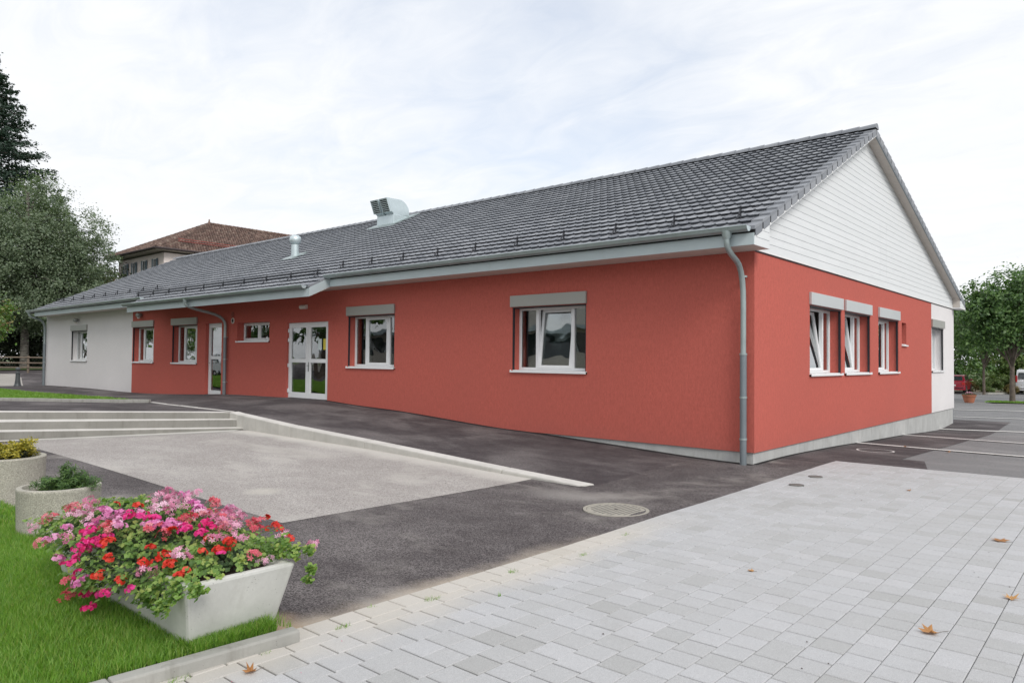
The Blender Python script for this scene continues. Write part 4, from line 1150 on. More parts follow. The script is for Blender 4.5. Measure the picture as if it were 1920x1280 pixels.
build('end_gable', MB().prism([(.0, H + .0), (YB, H), (YB, uf(YB) - .01), (YR, ZR - .18), (0, un(0) - .01)], 0, XL, XL + .2), 'white_stucco', bld)

# ------------------------------------------------------------------ covers in the ground
def cover(name, label, x, y, r, hf, pattern=True, rx=1.0, mat='iron_cover', group=None):
    z = gz(hf, x, y)
    root = thing(name, label, 'manhole cover', (x, y, z), group)
    n = 40
    mb = MB(); 
    for (ra, rb, zb, zt_) in ((r * .90, r, -.03, .010),):
        V = []
        for k in range(n):
            a = 2 * math.pi * k / n
            for rr, zz_ in ((ra, zb), (ra, zt_), (rb, zt_), (rb, zb)): V.append((x + rr * rx * math.cos(a), y + rr * math.sin(a), z + zz_))
        F = [(4 * k + j, 4 * k + (j + 1) % 4, 4 * ((k + 1) % n) + (j + 1) % 4, 4 * ((k + 1) % n) + j) for k in range(n) for j in range(4)]
        mb.add(V, F)
    build('ring', mb, mat, root)
    poly = [(x + r * .885 * rx * math.cos(2 * math.pi * k / n), y + r * .885 * math.sin(2 * math.pi * k / n)) for k in range(n)]
    lid = build('lid', MB().prism(poly, 2, z - .02, z + .007), mat, root)
    if pattern:
        mb = MB(); s = .044; m_ = int(r / s) + 1
        for i in range(-m_, m_ + 1):
            for j in range(-m_, m_ + 1):
                u, v = i * s * 1.25, j * s * .72 * 1.7 + (i % 2) * .018
                if u * u + v * v < (r * .76) ** 2:
                    mb.box((x + u - .009, y + v - .019, z + .0072), (x + u + .009, y + v + .019, z + .0098))
        o = build('studs', mb, 'iron_dark', root); o['kind'] = 'stuff'
        build('keyhole', MB().tube([(x, y, z + .007), (x, y, z + .012)], .02, 8), 'dark_metal', root)
    return root
cover('manhole_cover', 'large round patterned iron manhole cover in the dark asphalt by the wall end', .275, -4.66, .385, low)
cover('manhole_cover', 'small dark round cover in the paving nearer the camera', 1.28, -1.63, .10, lambda x, y: low(x, y) + .016, False, mat='iron_dark')
cover('manhole_cover', 'small dark round cover in the paving nearer the building corner', 1.22, -.67, .10, lambda x, y: low(x, y) + .016, False, mat='iron_dark')

# ------------------------------------------------------------------ concrete trough and its geraniums
TX0, TX1, TY0, TY1, TB, TT = -1.29, .79, -9.925, -9.385, -.16, .255
tr = thing('flower_trough', 'pale rectangular concrete flower trough standing on the lawn edge', 'planter', (-.25, -9.65, -.15))
def flare(x0, x1, y0, y1, z): return [(x0, y0, z), (x1, y0, z), (x1, y1, z), (x0, y1, z)]
mb = MB(); fx, fy = .125, .075
b0 = flare(TX0, TX1, TY0, TY1, TB); t0 = flare(TX0 - fx, TX1 + fx, TY0 - fy, TY1 + fy, TT)
w_ = .07
t1 = flare(TX0 - fx + w_, TX1 + fx - w_, TY0 - fy + w_, TY1 + fy - w_, TT); i1 = flare(TX0 - fx * .6 + w_, TX1 + fx * .6 - w_, TY0 - fy * .6 + w_, TY1 + fy * .6 - w_, TT - .14)
mb.add(b0 + t0 + t1 + i1, [(0, 3, 2, 1)] + [(i, (i + 1) % 4, 4 + (i + 1) % 4, 4 + i) for i in range(4)] +
       [(4 + i, 4 + (i + 1) % 4, 8 + (i + 1) % 4, 8 + i) for i in range(4)] + [(8 + i, 8 + (i + 1) % 4, 12 + (i + 1) % 4, 12 + i) for i in range(4)] + [(12, 13, 14, 15)])
build('trough', mb, 'concrete_trough', tr, bevel=.022)
build('soil', MB().hexa([(a, b, c - .12) for a, b, c in t1], [(a, b, c - .05) for a, b, c in t1]), 'soil', tr)

def leaf_fan(n=9, cup=.25, lobes=5):
    """rounded lobed leaf of radius 1 in the xy plane, stalk at -y"""
    V = [(0, -.15, -.05)]; F = []
    for k in range(n):
        a = -math.pi / 2 + math.pi * 2 * (k + .5) / n * .94 + .19
        r_ = 1.0 if k % 2 else .78
        V.append((r_ * math.cos(a), r_ * math.sin(a), cup * (.5 if k % 2 else .9)))
    for k in range(n - 1): F.append((0, 1 + k, 2 + k))
    return np.array(V), np.array(F)
def scatter(tv_, tf_, P, N, S, seed, spin=True):
    """place copies of a template at P with normals N and sizes S"""
    r = np.random.RandomState(seed); n = len(P)
    N = N / (np.linalg.norm(N, axis=1, keepdims=True) + 1e-9)
    A = r.normal(size=(n, 3)); U = np.cross(A, N); U /= np.linalg.norm(U, axis=1, keepdims=True) + 1e-9; W = np.cross(N, U)
    V = P[:, None, :] + S[:, None, None] * (tv_[None, :, 0:1] * U[:, None] + tv_[None, :, 1:2] * W[:, None] + tv_[None, :, 2:3] * N[:, None])
    F = tf_[None] + (np.arange(n) * len(tv_))[:, None, None]
    return V.reshape(-1, 3), F.reshape(-1, tf_.shape[1])
def outside_trough(P):
    x, y, z = P.T; f = np.clip((z - TB) / (TT - TB), 0, 1)
    ins = (x > TX0 - fx * f - .0) & (x < TX1 + fx * f + .0) & (y > TY0 - fy * f - .0) & (y < TY1 + fy * f + .0) & (z < TT + .004)
    return ~ins
r = np.random.RandomState(21)
def mound(n, r0=.55, r1=1.0, zmin=.17):
    th = r.uniform(0, 2 * np.pi, n); ph = np.arccos(r.uniform(-.3, 1, n)); rr = r.uniform(r0, r1, n) ** .6
    bump = 1 + .10 * np.sin(th * 5 + 1) * np.sin(ph * 4) + .06 * np.sin(th * 11)
    D = np.stack([np.sin(ph) * np.cos(th), np.sin(ph) * np.sin(th), np.cos(ph)], 1)
    P = np.array([-.32, -9.68, .19]) + D * rr[:, None] * np.array([1.36, .53, .285]) * bump[:, None]
    return P, D
P, D = mound(15000)
k = (P[:, 2] > .235) & (P[:, 0] > -1.42) & (P[:, 0] < .90) & ((P[:, 1] > -10.04) | (P[:, 2] > .31)) & outside_trough(P)
P, D = P[k], D[k]
# sprays hanging over the rim: (x, y, z, spread)
TRAIL = [(.60, -10.04, .20, .07), (.50, -10.05, .12, .05), (.82, -10.02, .22, .05), (.35, -10.08, .22, .09), (.05, -10.12, .20, .12), (-.25, -10.12, .20, .10), (-.6, -10.12, .25, .10),
         (-.12, -10.14, .08, .05), (-1.1, -10.08, .28, .09), (.90, -9.32, .31, .035), (.98, -9.27, .33, .028), (1.02, -9.27, .22, .020), (1.0, -9.28, .15, .016), (.80, -9.35, .34, .06),
         (.97, -9.98, .245, .04), (.80, -10.08, .14, .035)]
TP = []; TD = []
for x, y, z, s_ in TRAIL:
    n = int(25 + s_ * 1500); q = r.normal(size=(n, 3)) * s_ * np.array([.75, .55, .6]); TP.append(np.array([x, y, z]) + q); TD.append(np.tile([0, -.6, .7], (n, 1)) + r.normal(size=(n, 3)) * .4)
P = np.concatenate([P] + TP); D = np.concatenate([D] + TD)
k = outside_trough(P); P, D = P[k], D[k]
N = D * .8 + np.array([.25, -.25, .9]) + r.normal(size=P.shape) * .45
lv, lf_ = leaf_fan()
SPEC = [('pink_geranium', 'light pink and white streaked geranium arching over the back of the trough', 0),
        ('orchid_geranium', 'lilac pink geranium flowering in the middle of the trough', 1),
        ('cerise_geranium', 'cerise geranium trailing over the lawn side of the trough', 2),
        ('red_geranium', 'bright red geranium among leaves at the near side of the trough', 3)]
x, y, z = P.T
own = np.where((y > -9.68) & (x > -.9), 0, np.where((x < -.35) & (y > -10.05), 1, np.where(x < .12, 2, 3)))
flip = r.uniform(0, 1, len(P)) < .25; own[flip] = r.randint(0, 4, flip.sum())
plants = []
for nm, lab, i in SPEC:
    root = thing(nm, lab, 'geranium', [(.1, -9.55, .2), (-.8, -9.7, .2), (-.3, -9.85, .2), (.45, -9.8, .2)][i])
    q = own == i; Pi, Ni = P[q], N[q]; S = r.uniform(.010, .023, len(Pi))
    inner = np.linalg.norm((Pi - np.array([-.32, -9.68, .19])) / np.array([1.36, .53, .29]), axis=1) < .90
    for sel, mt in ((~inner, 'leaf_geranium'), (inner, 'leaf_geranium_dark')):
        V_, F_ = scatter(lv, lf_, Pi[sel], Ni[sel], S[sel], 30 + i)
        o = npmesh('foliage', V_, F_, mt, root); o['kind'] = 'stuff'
    plants.append(root)
FL = "-1.12,-10.08,0.34,S -1.27,-10.07,0.28,S -1.25,-10.12,0.25,P -0.96,-10.17,0.21,S -1.08,-10.07,0.36,S -0.58,-10.19,0.32,M -0.41,-10.19,0.34,P -0.52,-10.15,0.39,M -0.9,-9.98,0.46,S -0.77,-9.99,0.47,S -0.67,-10.08,0.43,P -0.64,-10.05,0.45,P -0.52,-10.05,0.46,P -0.37,-10.07,0.46,P -0.23,-10.07,0.45,M -0.6,-9.95,0.51,P -0.56,-9.99,0.49,P -0.37,-9.99,0.5,M -0.28,-9.98,0.5,M -0.19,-10.02,0.48,M -0.34,-9.91,0.53,R -0.18,-9.98,0.5,M -0.13,-9.95,0.51,M -0.05,-9.95,0.5,H -0.07,-9.92,0.52,H -0.15,-9.84,0.54,R -0.02,-9.88,0.52,M 0.08,-9.91,0.51,H 0.07,-9.88,0.52,H -0.01,-10.02,0.47,M 0.07,-10.01,0.47,M -0.02,-10.05,0.45,S -0.08,-10.06,0.45,S -0.2,-10.13,0.4,H -0.19,-10.11,0.42,H -0.16,-10.15,0.37,H -0.03,-10.14,0.38,H -0,-10.11,0.4,H 0.03,-10.13,0.38,H 0.1,-10.1,0.4,R -0.17,-10.18,0.33,H -0.09,-10.18,0.33,H -0.18,-10.2,0.31,H -0.07,-10.16,0.35,H -0.12,-10.21,0.28,H -0.14,-10.22,0.24,H -0.26,-10.23,0.21,H -0.43,-10.23,0.21,M -0.27,-9.66,0.56,P -0.29,-9.61,0.56,P -0.2,-9.6,0.55,P -0.01,-9.78,0.54,P 0.05,-9.77,0.54,P 0.12,-9.78,0.53,P 0.17,-9.86,0.51,H 0.16,-9.88,0.51,H 0.06,-9.67,0.54,P 0.24,-9.91,0.49,M 0.21,-9.94,0.48,M 0.27,-9.88,0.49,M 0.31,-9.83,0.5,M 0.36,-9.83,0.49,M 0.34,-9.87,0.48,M 0.28,-9.97,0.46,S 0.32,-9.95,0.46,S 0.39,-9.9,0.46,S 0.43,-9.86,0.47,R 0.45,-10,0.4,R 0.22,-10.14,0.33,R 0.2,-10.15,0.31,R 0.49,-10.06,0.33,R 0.56,-10.02,0.34,R 0.57,-9.98,0.37,R 0.66,-9.99,0.33,R 0.39,-10.14,0.22,R 0.19,-10.18,0.22,R 0.14,-10.19,0.2,R 0.01,-10.21,0.17,M -0.06,-10.22,0.18,H 0.47,-10.12,0.18,H 0.53,-10.08,0.28,P 0.59,-10.05,0.29,P -0.12,-10.12,0.03,H -0.18,-10.12,0.01,H -0.05,-10.12,0.03,H 0.21,-10.16,0.11,H -0.1,-10.12,-0.04,H -0.21,-10.21,0.12,S -0.49,-10.12,-0.03,S -0.47,-10.12,-0.07,S 0.67,-9.93,0.37,P 0.76,-9.97,0.28,R -0.2,-9.59,0.55,P -0.4,-9.39,0.52,M -0.36,-9.38,0.51,P 0.05,-9.67,0.54,P -0.01,-9.57,0.54,P -0.02,-9.51,0.53,M 0.14,-9.58,0.53,M 0.11,-9.54,0.52,M -0.04,-9.4,0.5,S -0.11,-9.33,0.49,S -0.09,-9.32,0.49,S 0.28,-9.61,0.51,P 0.29,-9.58,0.51,P 0.23,-9.5,0.5,S 0.21,-9.46,0.49,S 0.03,-9.31,0.45,M 0.06,-9.3,0.46,P 0.28,-9.43,0.47,P 0.13,-9.31,0.43,P 0.13,-9.29,0.45,P 0.2,-9.28,0.43,P 0.34,-9.5,0.49,P 0.34,-9.75,0.51,S 0.39,-9.74,0.5,S 0.32,-9.68,0.51,S 0.46,-9.68,0.49,H 0.5,-9.67,0.48,H 0.52,-9.66,0.48,H 0.55,-9.75,0.46,H 0.59,-9.74,0.46,H 0.44,-9.8,0.48,H 0.45,-9.82,0.47,H 0.45,-9.78,0.48,H 0.45,-9.6,0.49,P 0.5,-9.59,0.47,P 0.46,-9.54,0.47,P 0.49,-9.51,0.46,P 0.48,-9.49,0.45,P 0.58,-9.61,0.46,S 0.42,-9.49,0.47,S 0.64,-9.74,0.44,R 0.67,-9.71,0.43,P 0.69,-9.67,0.43,P 0.73,-9.66,0.42,R 0.73,-9.64,0.41,R 0.76,-9.75,0.4,R 0.79,-9.74,0.39,R 0.81,-9.75,0.38,H 0.73,-9.82,0.39,R 0.84,-9.54,0.34,S 0.84,-9.45,0.28,P 0.76,-9.96,0.29,R 0.67,-9.97,0.34,R 0.67,-9.93,0.37,P 0.68,-9.53,0.41,P 0.3,-9.28,0.4,S 0.35,-9.28,0.39,S 0.41,-9.28,0.37,S 0.4,-9.25,0.42,S 0.42,-9.22,0.45,R 0.49,-9.25,0.39,R 0.53,-9.23,0.41,R 0.66,-9.23,0.38,P 0.71,-9.23,0.36,R 0.92,-9.21,0.34,P 0.36,-9.81,0.49,M 0.31,-9.82,0.5,M 0.44,-9.86,0.47,R -0.16,-9.61,0.55,P"
fr_ = random.Random(5)
stems = [MB(), MB(), MB(), MB()]
# petal cluster templates
def flower_mesh(seed, loose):
    r2 = np.random.RandomState(seed); V = []; F = []
    nf = 11 if not loose else 8
    for k in range(nf):
        ph = math.acos(r2.uniform(-.1, 1)); th = r2.uniform(0, 2 * math.pi)
        d = np.array([math.sin(ph) * math.cos(th), math.sin(ph) * math.sin(th), math.cos(ph)]); c_ = d * (1.0 if not loose else 1.15) * np.array([1, 1, .75])
        nn = d + r2.normal(size=3) * .25; nn /= np.linalg.norm(nn); u = np.cross(nn, r2.normal(size=3)); u /= np.linalg.norm(u); w2 = np.cross(nn, u)
        i0 = len(V); V += [c_, c_ + np.array([.05, .05, 0])]; F.append((0, i0, i0 + 1)); cc0 = i0
        for p in range(5):
            a = 2 * math.pi * p / 5 + r2.uniform(-.15, .15) + (.0 if p else .0); L = r2.uniform(.42, .62) if not loose else r2.uniform(.5, .7); wd = .24 if not loose else .15
            e = u * math.cos(a) + w2 * math.sin(a); s_ = -u * math.sin(a) + w2 * math.cos(a)
            i0 = len(V)
            V += [c_ + e * L * .6 + s_ * wd + nn * .06, c_ + e * L + nn * r2.uniform(-.08, .12), c_ + e * L * .6 - s_ * wd + nn * .06]
            F.append((cc0, i0, i0 + 1, i0 + 2))
    return V, F
KEY = {'P': ('petal_pink', 0, True), 'S': ('petal_salmon', 0, True), 'M': ('petal_orchid', 1, False), 'H': ('petal_cerise', 2, False), 'R': ('petal_red', 3, False)}
fm = {}
for key, (mt, pi, loose) in KEY.items():
    fm[key] = []
    for s_ in range(4):
        me = bpy.data.meshes.new('flower_head'); v_, f_ = flower_mesh(100 + s_ * 7 + ord(key), loose); me.from_pydata([tuple(a) for a in v_], [], f_); me.materials.append(MATS[mt]); fm[key].append(me)
toks = [t_.split(',') for t_ in FL.split()]
heads = [(Vector((float(a), float(b), float(c_))), k_) for a, b, c_, k_ in toks]
heads += [(p_ + Vector((fr_.uniform(-.06, .06), fr_.uniform(-.05, .05), fr_.uniform(-.02, .025))), k_) for p_, k_ in heads if k_ in 'PSM' or fr_.random() < .35]
for p, key in heads:
    mt, pi, loose = KEY[key]; root = plants[pi]
    low_ = p.z < .3
    p2 = p + (CAM - p).normalized() * 0 + Vector((.01, -.01, .0 if low_ else -.005))
    o = bpy.data.objects.new('flower_head', fr_.choice(fm[key])); COL.objects.link(o); o.parent = root
    o.location = p2 - ORG[root.name]; o.rotation_euler = (fr_.uniform(-.5, .9), fr_.uniform(-.4, .6), fr_.uniform(0, 6.28)); s_ = fr_.uniform(.023, .035) * (1.0 if not loose else 1.12); o.scale = (s_, s_, s_ * .9)
    q = p2 - (p2 - Vector((-.32 + (p.x + .32) * .6, -9.68, .22))).normalized() * .16
    stems[pi].tube([p2, (p2 + q) / 2 + Vector((0, 0, .012)), q], .0022, 4, cap=False)
for i in range(4):
    o = build('stems', stems[i], 'stem_green', plants[i]); o['kind'] = 'stuff'
# fallen petals
mb = MB()
for q in range(26):
    x = rnd.uniform(1.2, 3.6); y = rnd.uniform(-10.6, -8.4); z = gz(low, x, y) + .019; s_ = rnd.uniform(.004, .008)
    mb.add([(x - s_, y, z), (x, y - s_ * .6, z + .002), (x + s_, y, z), (x, y + s_ * .6, z + .003)], [(0, 1, 2, 3)])
tag(build('fallen_petals', mb, 'petal_cerise', recalc=False), kind='stuff')

# ------------------------------------------------------------------ round exposed aggregate pots
def pot(x, y, r_, h, label):
    zb = gz(lawn_h, x, y) - .02
    root = thing('round_planter', label, 'planter', (x, y, zb))
    build('pot', MB().lathe([(r_ * .955, -.05), (r_ * .99, h - .03), (r_ * 1.0, h - .012), (r_ * .985, h), (r_ * .86, h + .004), (r_ * .84, h - .01), (r_ * .82, h - .07)], (x, y, zb), 40), 'pebble_concrete', root, smooth=True, auto=True)
    build('soil', MB().lathe([(r_ * .84, h - .09), (r_ * .83, h - .06), (.02, h - .045)], (x, y, zb), 24), 'soil', root)
    return root, zb + h
p1, zt1 = pot(-2.93, -9.46, .355, .455, 'round pebble-finish concrete planter just behind the flower trough')
p2_, zt2 = pot(-5.22, -9.33, .41, .50, 'round pebble-finish concrete planter cut by the left edge of the photo')
def quadleaf(): return np.array([(-.32, 0, 0), (0, -.5, .06), (.32, 0, 0), (0, .5, .06)]) * 1.0, np.array([(0, 1, 2, 3)])
def needle(): return np.array([(-.10, -.5, 0), (.10, -.5, 0), (.05, .5, .05), (-.05, .5, .05)]), np.array([(0, 1, 2, 3)])
def sprays(name, mat, root, centre, arms, seed, leaf, size, n, stem='bark'):
    rr = np.random.RandomState(seed); PP = []; NN = []; mb = MB()
    for (dx, dy, dz) in arms:
        tip = np.array(centre) + np.array([dx, dy, dz]); c0 = np.array(centre)
        mid = (c0 + tip) / 2 + np.array([0, 0, abs(dz) * .25 + .02])
        t_ = rr.uniform(.15, 1, n)[:, None]; q = (1 - t_) ** 2 * c0 + 2 * t_ * (1 - t_) * mid + t_ ** 2 * tip
        L = np.linalg.norm([dx, dy, dz])
        PP.append(q + rr.normal(size=(n, 3)) * .030 * (1.1 - t_ * .6) * (L / .25) ** .5); NN.append(rr.normal(size=(n, 3)) * .6 + np.array([dx, dy, 1.0]))
        mb.tube([c0, mid * .5 + c0 * .25 + tip * .25, tip], [.006, .004, .0015], 5, cap=False)
    PP = np.concatenate(PP); NN = np.concatenate(NN); tv_, tf_ = leaf()
    V_, F_ = scatter(tv_, tf_, PP, NN, rr.uniform(.7, 1.3, len(PP)) * size, seed + 1)
    o = npmesh('foliage', V_, F_, mat, root); o['kind'] = 'stuff'
    build('branches', mb, stem, root)
rr = random.Random(3)
jn = thing('juniper', 'small spreading dark green juniper in the round planter behind the trough', 'shrub', (-2.93, -9.46, zt1 - .05))
arms = [(rr.uniform(.05, .30) * math.cos(a), rr.uniform(.05, .30) * math.sin(a), rr.uniform(.03, .13)) for a in [k * .42 for k in range(46)]]
arms += [(.14, .05, .24), (.20, .12, .20), (.30, .22, .10), (.34, .18, .06), (.10, .02, .20), (.16, .10, .18), (.24, .14, .15), (.30, .2, .13), (.02, .03, .26), (.0, .0, .24), (.02, .01, .22), (.20, .02, .12), (.1, -.1, .14)]
sprays('j', 'leaf_juniper', jn, (-2.90, -9.44, zt1 - .06), arms, 5, needle, .034, 190)
gd = thing('golden_conifer', 'dwarf conifer with yellow tips in the planter at the left edge', 'shrub', (-5.22, -9.33, zt2 - .05))
arms = [(rr.uniform(.08, .34) * math.cos(a), rr.uniform(.08, .34) * math.sin(a), rr.uniform(.08, .20)) for a in [k * .37 for k in range(56)]]
arms += [(.26, .14, .26), (.22, .1, .24), (.3, .16, .22), (.24, .2, .25), (-.2, -.1, .2), (-.1, -.1, .22), (-.25, .1, .2)]
sprays('g', 'leaf_gold', gd, (-5.20, -9.31, zt2 - .06), arms, 9, quadleaf, .030, 170)
o = [c for c in gd.children if c.name.startswith('foliage')][0]
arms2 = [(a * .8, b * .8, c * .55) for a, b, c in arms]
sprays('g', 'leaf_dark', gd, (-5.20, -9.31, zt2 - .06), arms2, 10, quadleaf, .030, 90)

# ------------------------------------------------------------------ dry leaves and specks on the ground
def dryleaf(x, y, s_, rz, label, curl=.5, hf=None):
    z = gz(low, x, y) + .018 if hf is None else gz(hf, x, y)
    outline = [(0, -.5), (.18, -.28), (.52, -.38), (.36, -.08), (.62, .12), (.25, .14), (.16, .55), (0, .32), (-.22, .50), (-.24, .12), (-.6, .16), (-.34, -.1), (-.48, -.36), (-.16, -.26)]
    V = [(0, 0, .05)]; rr_ = random.Random(int(abs(x * 100)))
    for a, b in outline: V.append((a, b, .02 + curl * (abs(a) ** 1.5 + .5 * max(0, b) ** 2) * rr_.uniform(.5, 1.2)))
    F = [(0, 1 + k, 1 + (k + 1) % len(outline)) for k in range(len(outline))]
    root = thing('dry_leaf', label, 'leaf', (x, y, z))
    c, sn = math.cos(rz), math.sin(rz)
    W_ = [(x + s_ * (a * c - b * sn), y + s_ * (a * sn + b * c), z + s_ * h) for a, b, h in V]
    build('blade', MB().add(W_, F), 'dry_leaf', root, smooth=False, recalc=False)
    st = [(0, -.45, .03), (.03, -.75, .10), (-.05, -1.0, .16)]
    build('stalk', MB().tube([(x + s_ * (a * c - b * sn), y + s_ * (a * sn + b * c), z + s_ * h) for a, b, h in st], .0016, 5), 'bark', root)
dryleaf(3.89, -6.62, .115, 2.2, 'curled brown leaf on the paving nearest the bottom right corner', .9)
dryleaf(3.88, -3.53, .14, 1.0, 'broad pale brown leaf lying flat at the right edge of the paving', .35)
dryleaf(4.19, -5.48, .09, .3, 'crumpled reddish brown leaf at the right edge of the paving', 1.0)
dryleaf(2.49, -6.07, .055, 1.5, 'small pale leaf scrap in the middle of the paving', .5)
dryleaf(2.56, -1.07, .06, .7, 'tiny dark leaf far back on the paving', .8)
dryleaf(1.25, -9.80, .075, 2.9, 'folded brown leaf on the slabs beside the lawn kerb', 1.2)
dryleaf(-.9, -10.75, .10, 1.0, 'long brown leaf lying in the lawn grass', .6, lambda x, y: lawn_h(x, y) + .05)
dryleaf(1.9, 5.3, .09, 1.0, 'dark leaf on the asphalt beside the first bay line', .8)
dryleaf(1.0, 5.75, .07, 2.0, 'small dark leaf on the first bay line', .8)
mb = MB()
for q in range(130):
    if q % 2: x = rnd.uniform(1, 6); y = rnd.uniform(-9.5, 1.2); dz_ = .019
    else: x = rnd.uniform(-8, .8); y = rnd.uniform(-9.2, -3.8); dz_ = .006
    z = gz(low, x, y) + dz_; s_ = rnd.uniform(.003, .008); mb.box((x, y, z), (x + s_, y + s_ * .8, z + s_ * .6))
tag(build('grit', mb, 'soil'), kind='stuff')

# ------------------------------------------------------------------ bollard, fence
bx, by = -36.85, -1.0; bz = gz(up, bx, by)
bo = thing('bollard', 'dark iron bollard with a ball top at the far left corner', 'bollard', (bx, by, bz))
build('shaft', MB().lathe([(.165, -.05), (.165, .03), (.145, .06), (.13, .14), (.105, .32), (.092, .60), (.112, .62), (.112, .65), (.07, .67), (.055, .74)], (bx, by, bz), 20), 'bollard_iron', bo, smooth=True, auto=True)
build('ball', MB().lathe([(.02, .735)] + [(.105 * math.sin(a), .83 - .105 * math.cos(a)) for a in [.5 + k * .33 for k in range(8)]] + [(.01, .935)], (bx, by, bz), 18), 'bollard_iron', bo, smooth=True)
fn = thing('rail_fence', 'weathered wooden post and rail fence under the trees', 'fence', (-53.5, 3.5, .4))
fa = Vector((-55.5, -1.5)); fb = Vector((-52.0, 7.5)); 
def fz(p): return gz(up, p.x, p.y) + .07
nF = 5
for i in range(nF + 1):
    p = fa.lerp(fb, i / nF); z = fz(p)
    build('post', MB().tube([(p.x, p.y, z - .3), (p.x, p.y, z + 1.12)], .075, 8), 'wood_rail', fn, smooth=True, auto=True)
    if i < nF:
        q = fa.lerp(fb, (i + 1) / nF)
        for h in (.30, .62, 1.0):
            build('rail', MB().tube([(p.x + .08, p.y, z + h), (q.x + .08, q.y, fz(q) + h)], .05, 7), 'wood_rail', fn, smooth=True, auto=True)

# ------------------------------------------------------------------ trees
def tri_leaf(): return np.array([(-.5, -.35, 0), (.5, -.25, .05), (.1, .6, .1)]), np.array([(0, 1, 2)])
def plane_leaf():
    V = [(0, -.45, 0), (.45, -.3, .1), (.3, .0, .03), (.5, .3, .08), (0, .55, -.05), (-.5, .3, .08), (-.3, 0, .03), (-.45, -.3, .1)]
    return np.array(V), np.array([(0, 1, 2, 7 - 1), (2, 3, 4, 6), (4, 5, 6, 6)])[:, :4]
def tree(name, label, base, trunk_h, trunk_r, blobs, leaf_n, leaf_s, mats, seed, bark='bark', clump=.5, droop=0.0, lean=(0, 0), group=None, leaf=quadleaf, limbs=16, shell=.55, cat='tree', per=None, trunk_top=None):
    r = np.random.RandomState(seed); bx, by, bz = base
    root = thing(name, label, cat, base, group)
    B = np.array([b[:6] for b in blobs], float)
    vol = B[:, 3] * B[:, 4] * B[:, 5]; pr = vol / vol.sum()
    nc = max(12, int(leaf_n / (per or 90)))
    idx = r.choice(len(B), nc, p=pr); d = r.normal(size=(nc, 3)); d /= np.linalg.norm(d, axis=1, keepdims=True)
    rad = (shell + (1 - shell) * r.uniform(0, 1, nc)) ** .8; inner = r.uniform(0, 1, nc) < .25; rad[inner] *= r.uniform(.2, .8, inner.sum())
    Cc = np.array(base) + B[idx, :3] + d * B[idx, 3:6] * rad[:, None] * r.uniform(.88, 1.10, (nc, 1))
    nl = leaf_n // nc; P = []; N = []
    cs = clump * r.uniform(.5, 1.4, nc)
    for i in range(nc):
        q = r.normal(size=(nl, 3)) * cs[i] * np.array([.5, .5, .38]); q[:, 2] -= droop * np.abs(r.normal(size=nl)) * cs[i]
        P.append(Cc[i] + q); N.append(q * .6 + d[i] * .5 + np.array([0, 0, .6]) + r.normal(size=(nl, 3)) * .5)
    P = np.concatenate(P); N = np.concatenate(N); tv_, tf_ = leaf()
    V_, F_ = scatter(tv_, tf_, P, N, r.uniform(.6, 1.3, len(P)) * leaf_s, seed + 1)
    cr_ = npmesh('crown', V_, F_, mats, root)
    tt = trunk_top or trunk_h; top = Vector((bx + lean[0], by + lean[1], bz + tt))
    mb = MB().tube([(bx, by, bz - .4), (bx, by, bz + .05), (bx + lean[0] * .3, by + lean[1] * .3, bz + trunk_h * .4), (bx + lean[0] * .6, by + lean[1] * .6, bz + trunk_h * .8), top],
                   [trunk_r * 1.5, trunk_r * 1.2, trunk_r * .95, trunk_r * .75, trunk_r * .3], 10)
    build('trunk', mb, bark, root, smooth=True, auto=True)
    mb = MB(); sel = r.choice(nc, min(limbs, nc), replace=False)
    for i in sel:
        c = Vector(Cc[i]); s0 = Vector((bx + lean[0] * .6, by + lean[1] * .6, bz + trunk_h * r.uniform(.45, 1.0)))
        if c.z < s0.z: s0.z = max(bz + trunk_h * .35, c.z - .5)
        mid = s0.lerp(c, .5) + Vector((0, 0, .25 + .1 * (c - s0).length)); mb.tube([s0, mid, c], [trunk_r * .38, trunk_r * .2, trunk_r * .05], 6, cap=False)
    if sel.size: build('limbs', mb, bark, root)
    return root
def conifer(name, label, base, h, rb, n, seed, start=.06):
    r = np.random.RandomState(seed); root = thing(name, label, 'tree', base)
    P = []; N = []; mb = MB()
    k = 0
    while k < 330:
        t_ = start + (1 - start) * (k / 330) ** .85; z = h * t_; R_ = rb * (1 - t_) ** .86 * r.uniform(.72, 1.15); a = k * 2.399 + r.uniform(-.3, .3)
        nn = int(n / 330 * (1.9 * (1 - t_) + .25)); s_ = r.uniform(0, 1, nn) ** .6
        tip = np.array([math.cos(a) * R_, math.sin(a) * R_, z - R_ * .22]); c0 = np.array([0, 0, z])
        q = c0 + (tip - c0) * s_[:, None]; q[:, 2] += .25 * R_ * s_ ** 3 * .6
        wid = .34 + .10 * R_; side = np.array([-math.sin(a), math.cos(a), 0]); off = r.normal(size=nn) * wid * (1.15 - s_ * .7)
        q = q + side * off[:, None] + r.normal(size=(nn, 3)) * .09; q[:, 2] -= np.abs(off) * .25 + np.abs(r.normal(size=nn)) * .16
        P.append(q + np.array(base)); N.append(np.tile([math.cos(a) * .4, math.sin(a) * .4, .9], (nn, 1)) + r.normal(size=(nn, 3)) * .45)
        if k % 3 == 0: mb.tube([np.array(base) + c0, np.array(base) + (c0 + tip) / 2, np.array(base) + tip], [.07, .045, .015], 5, cap=False)
        k += 1
    P = np.concatenate(P); N = np.concatenate(N); tv_, tf_ = quadleaf()
    V_, F_ = scatter(tv_, tf_, P, N, r.uniform(.6, 1.3, len(P)) * .26, seed)
    npmesh('crown', V_, F_, 'leaf_conifer', root)
    build('trunk', MB().tube([(base[0], base[1], base[2] - .5), (base[0], base[1], base[2] + h * .98)], [.55, .04], 10), 'bark', root, smooth=True, auto=True)
    build('limbs', mb, 'bark', root)
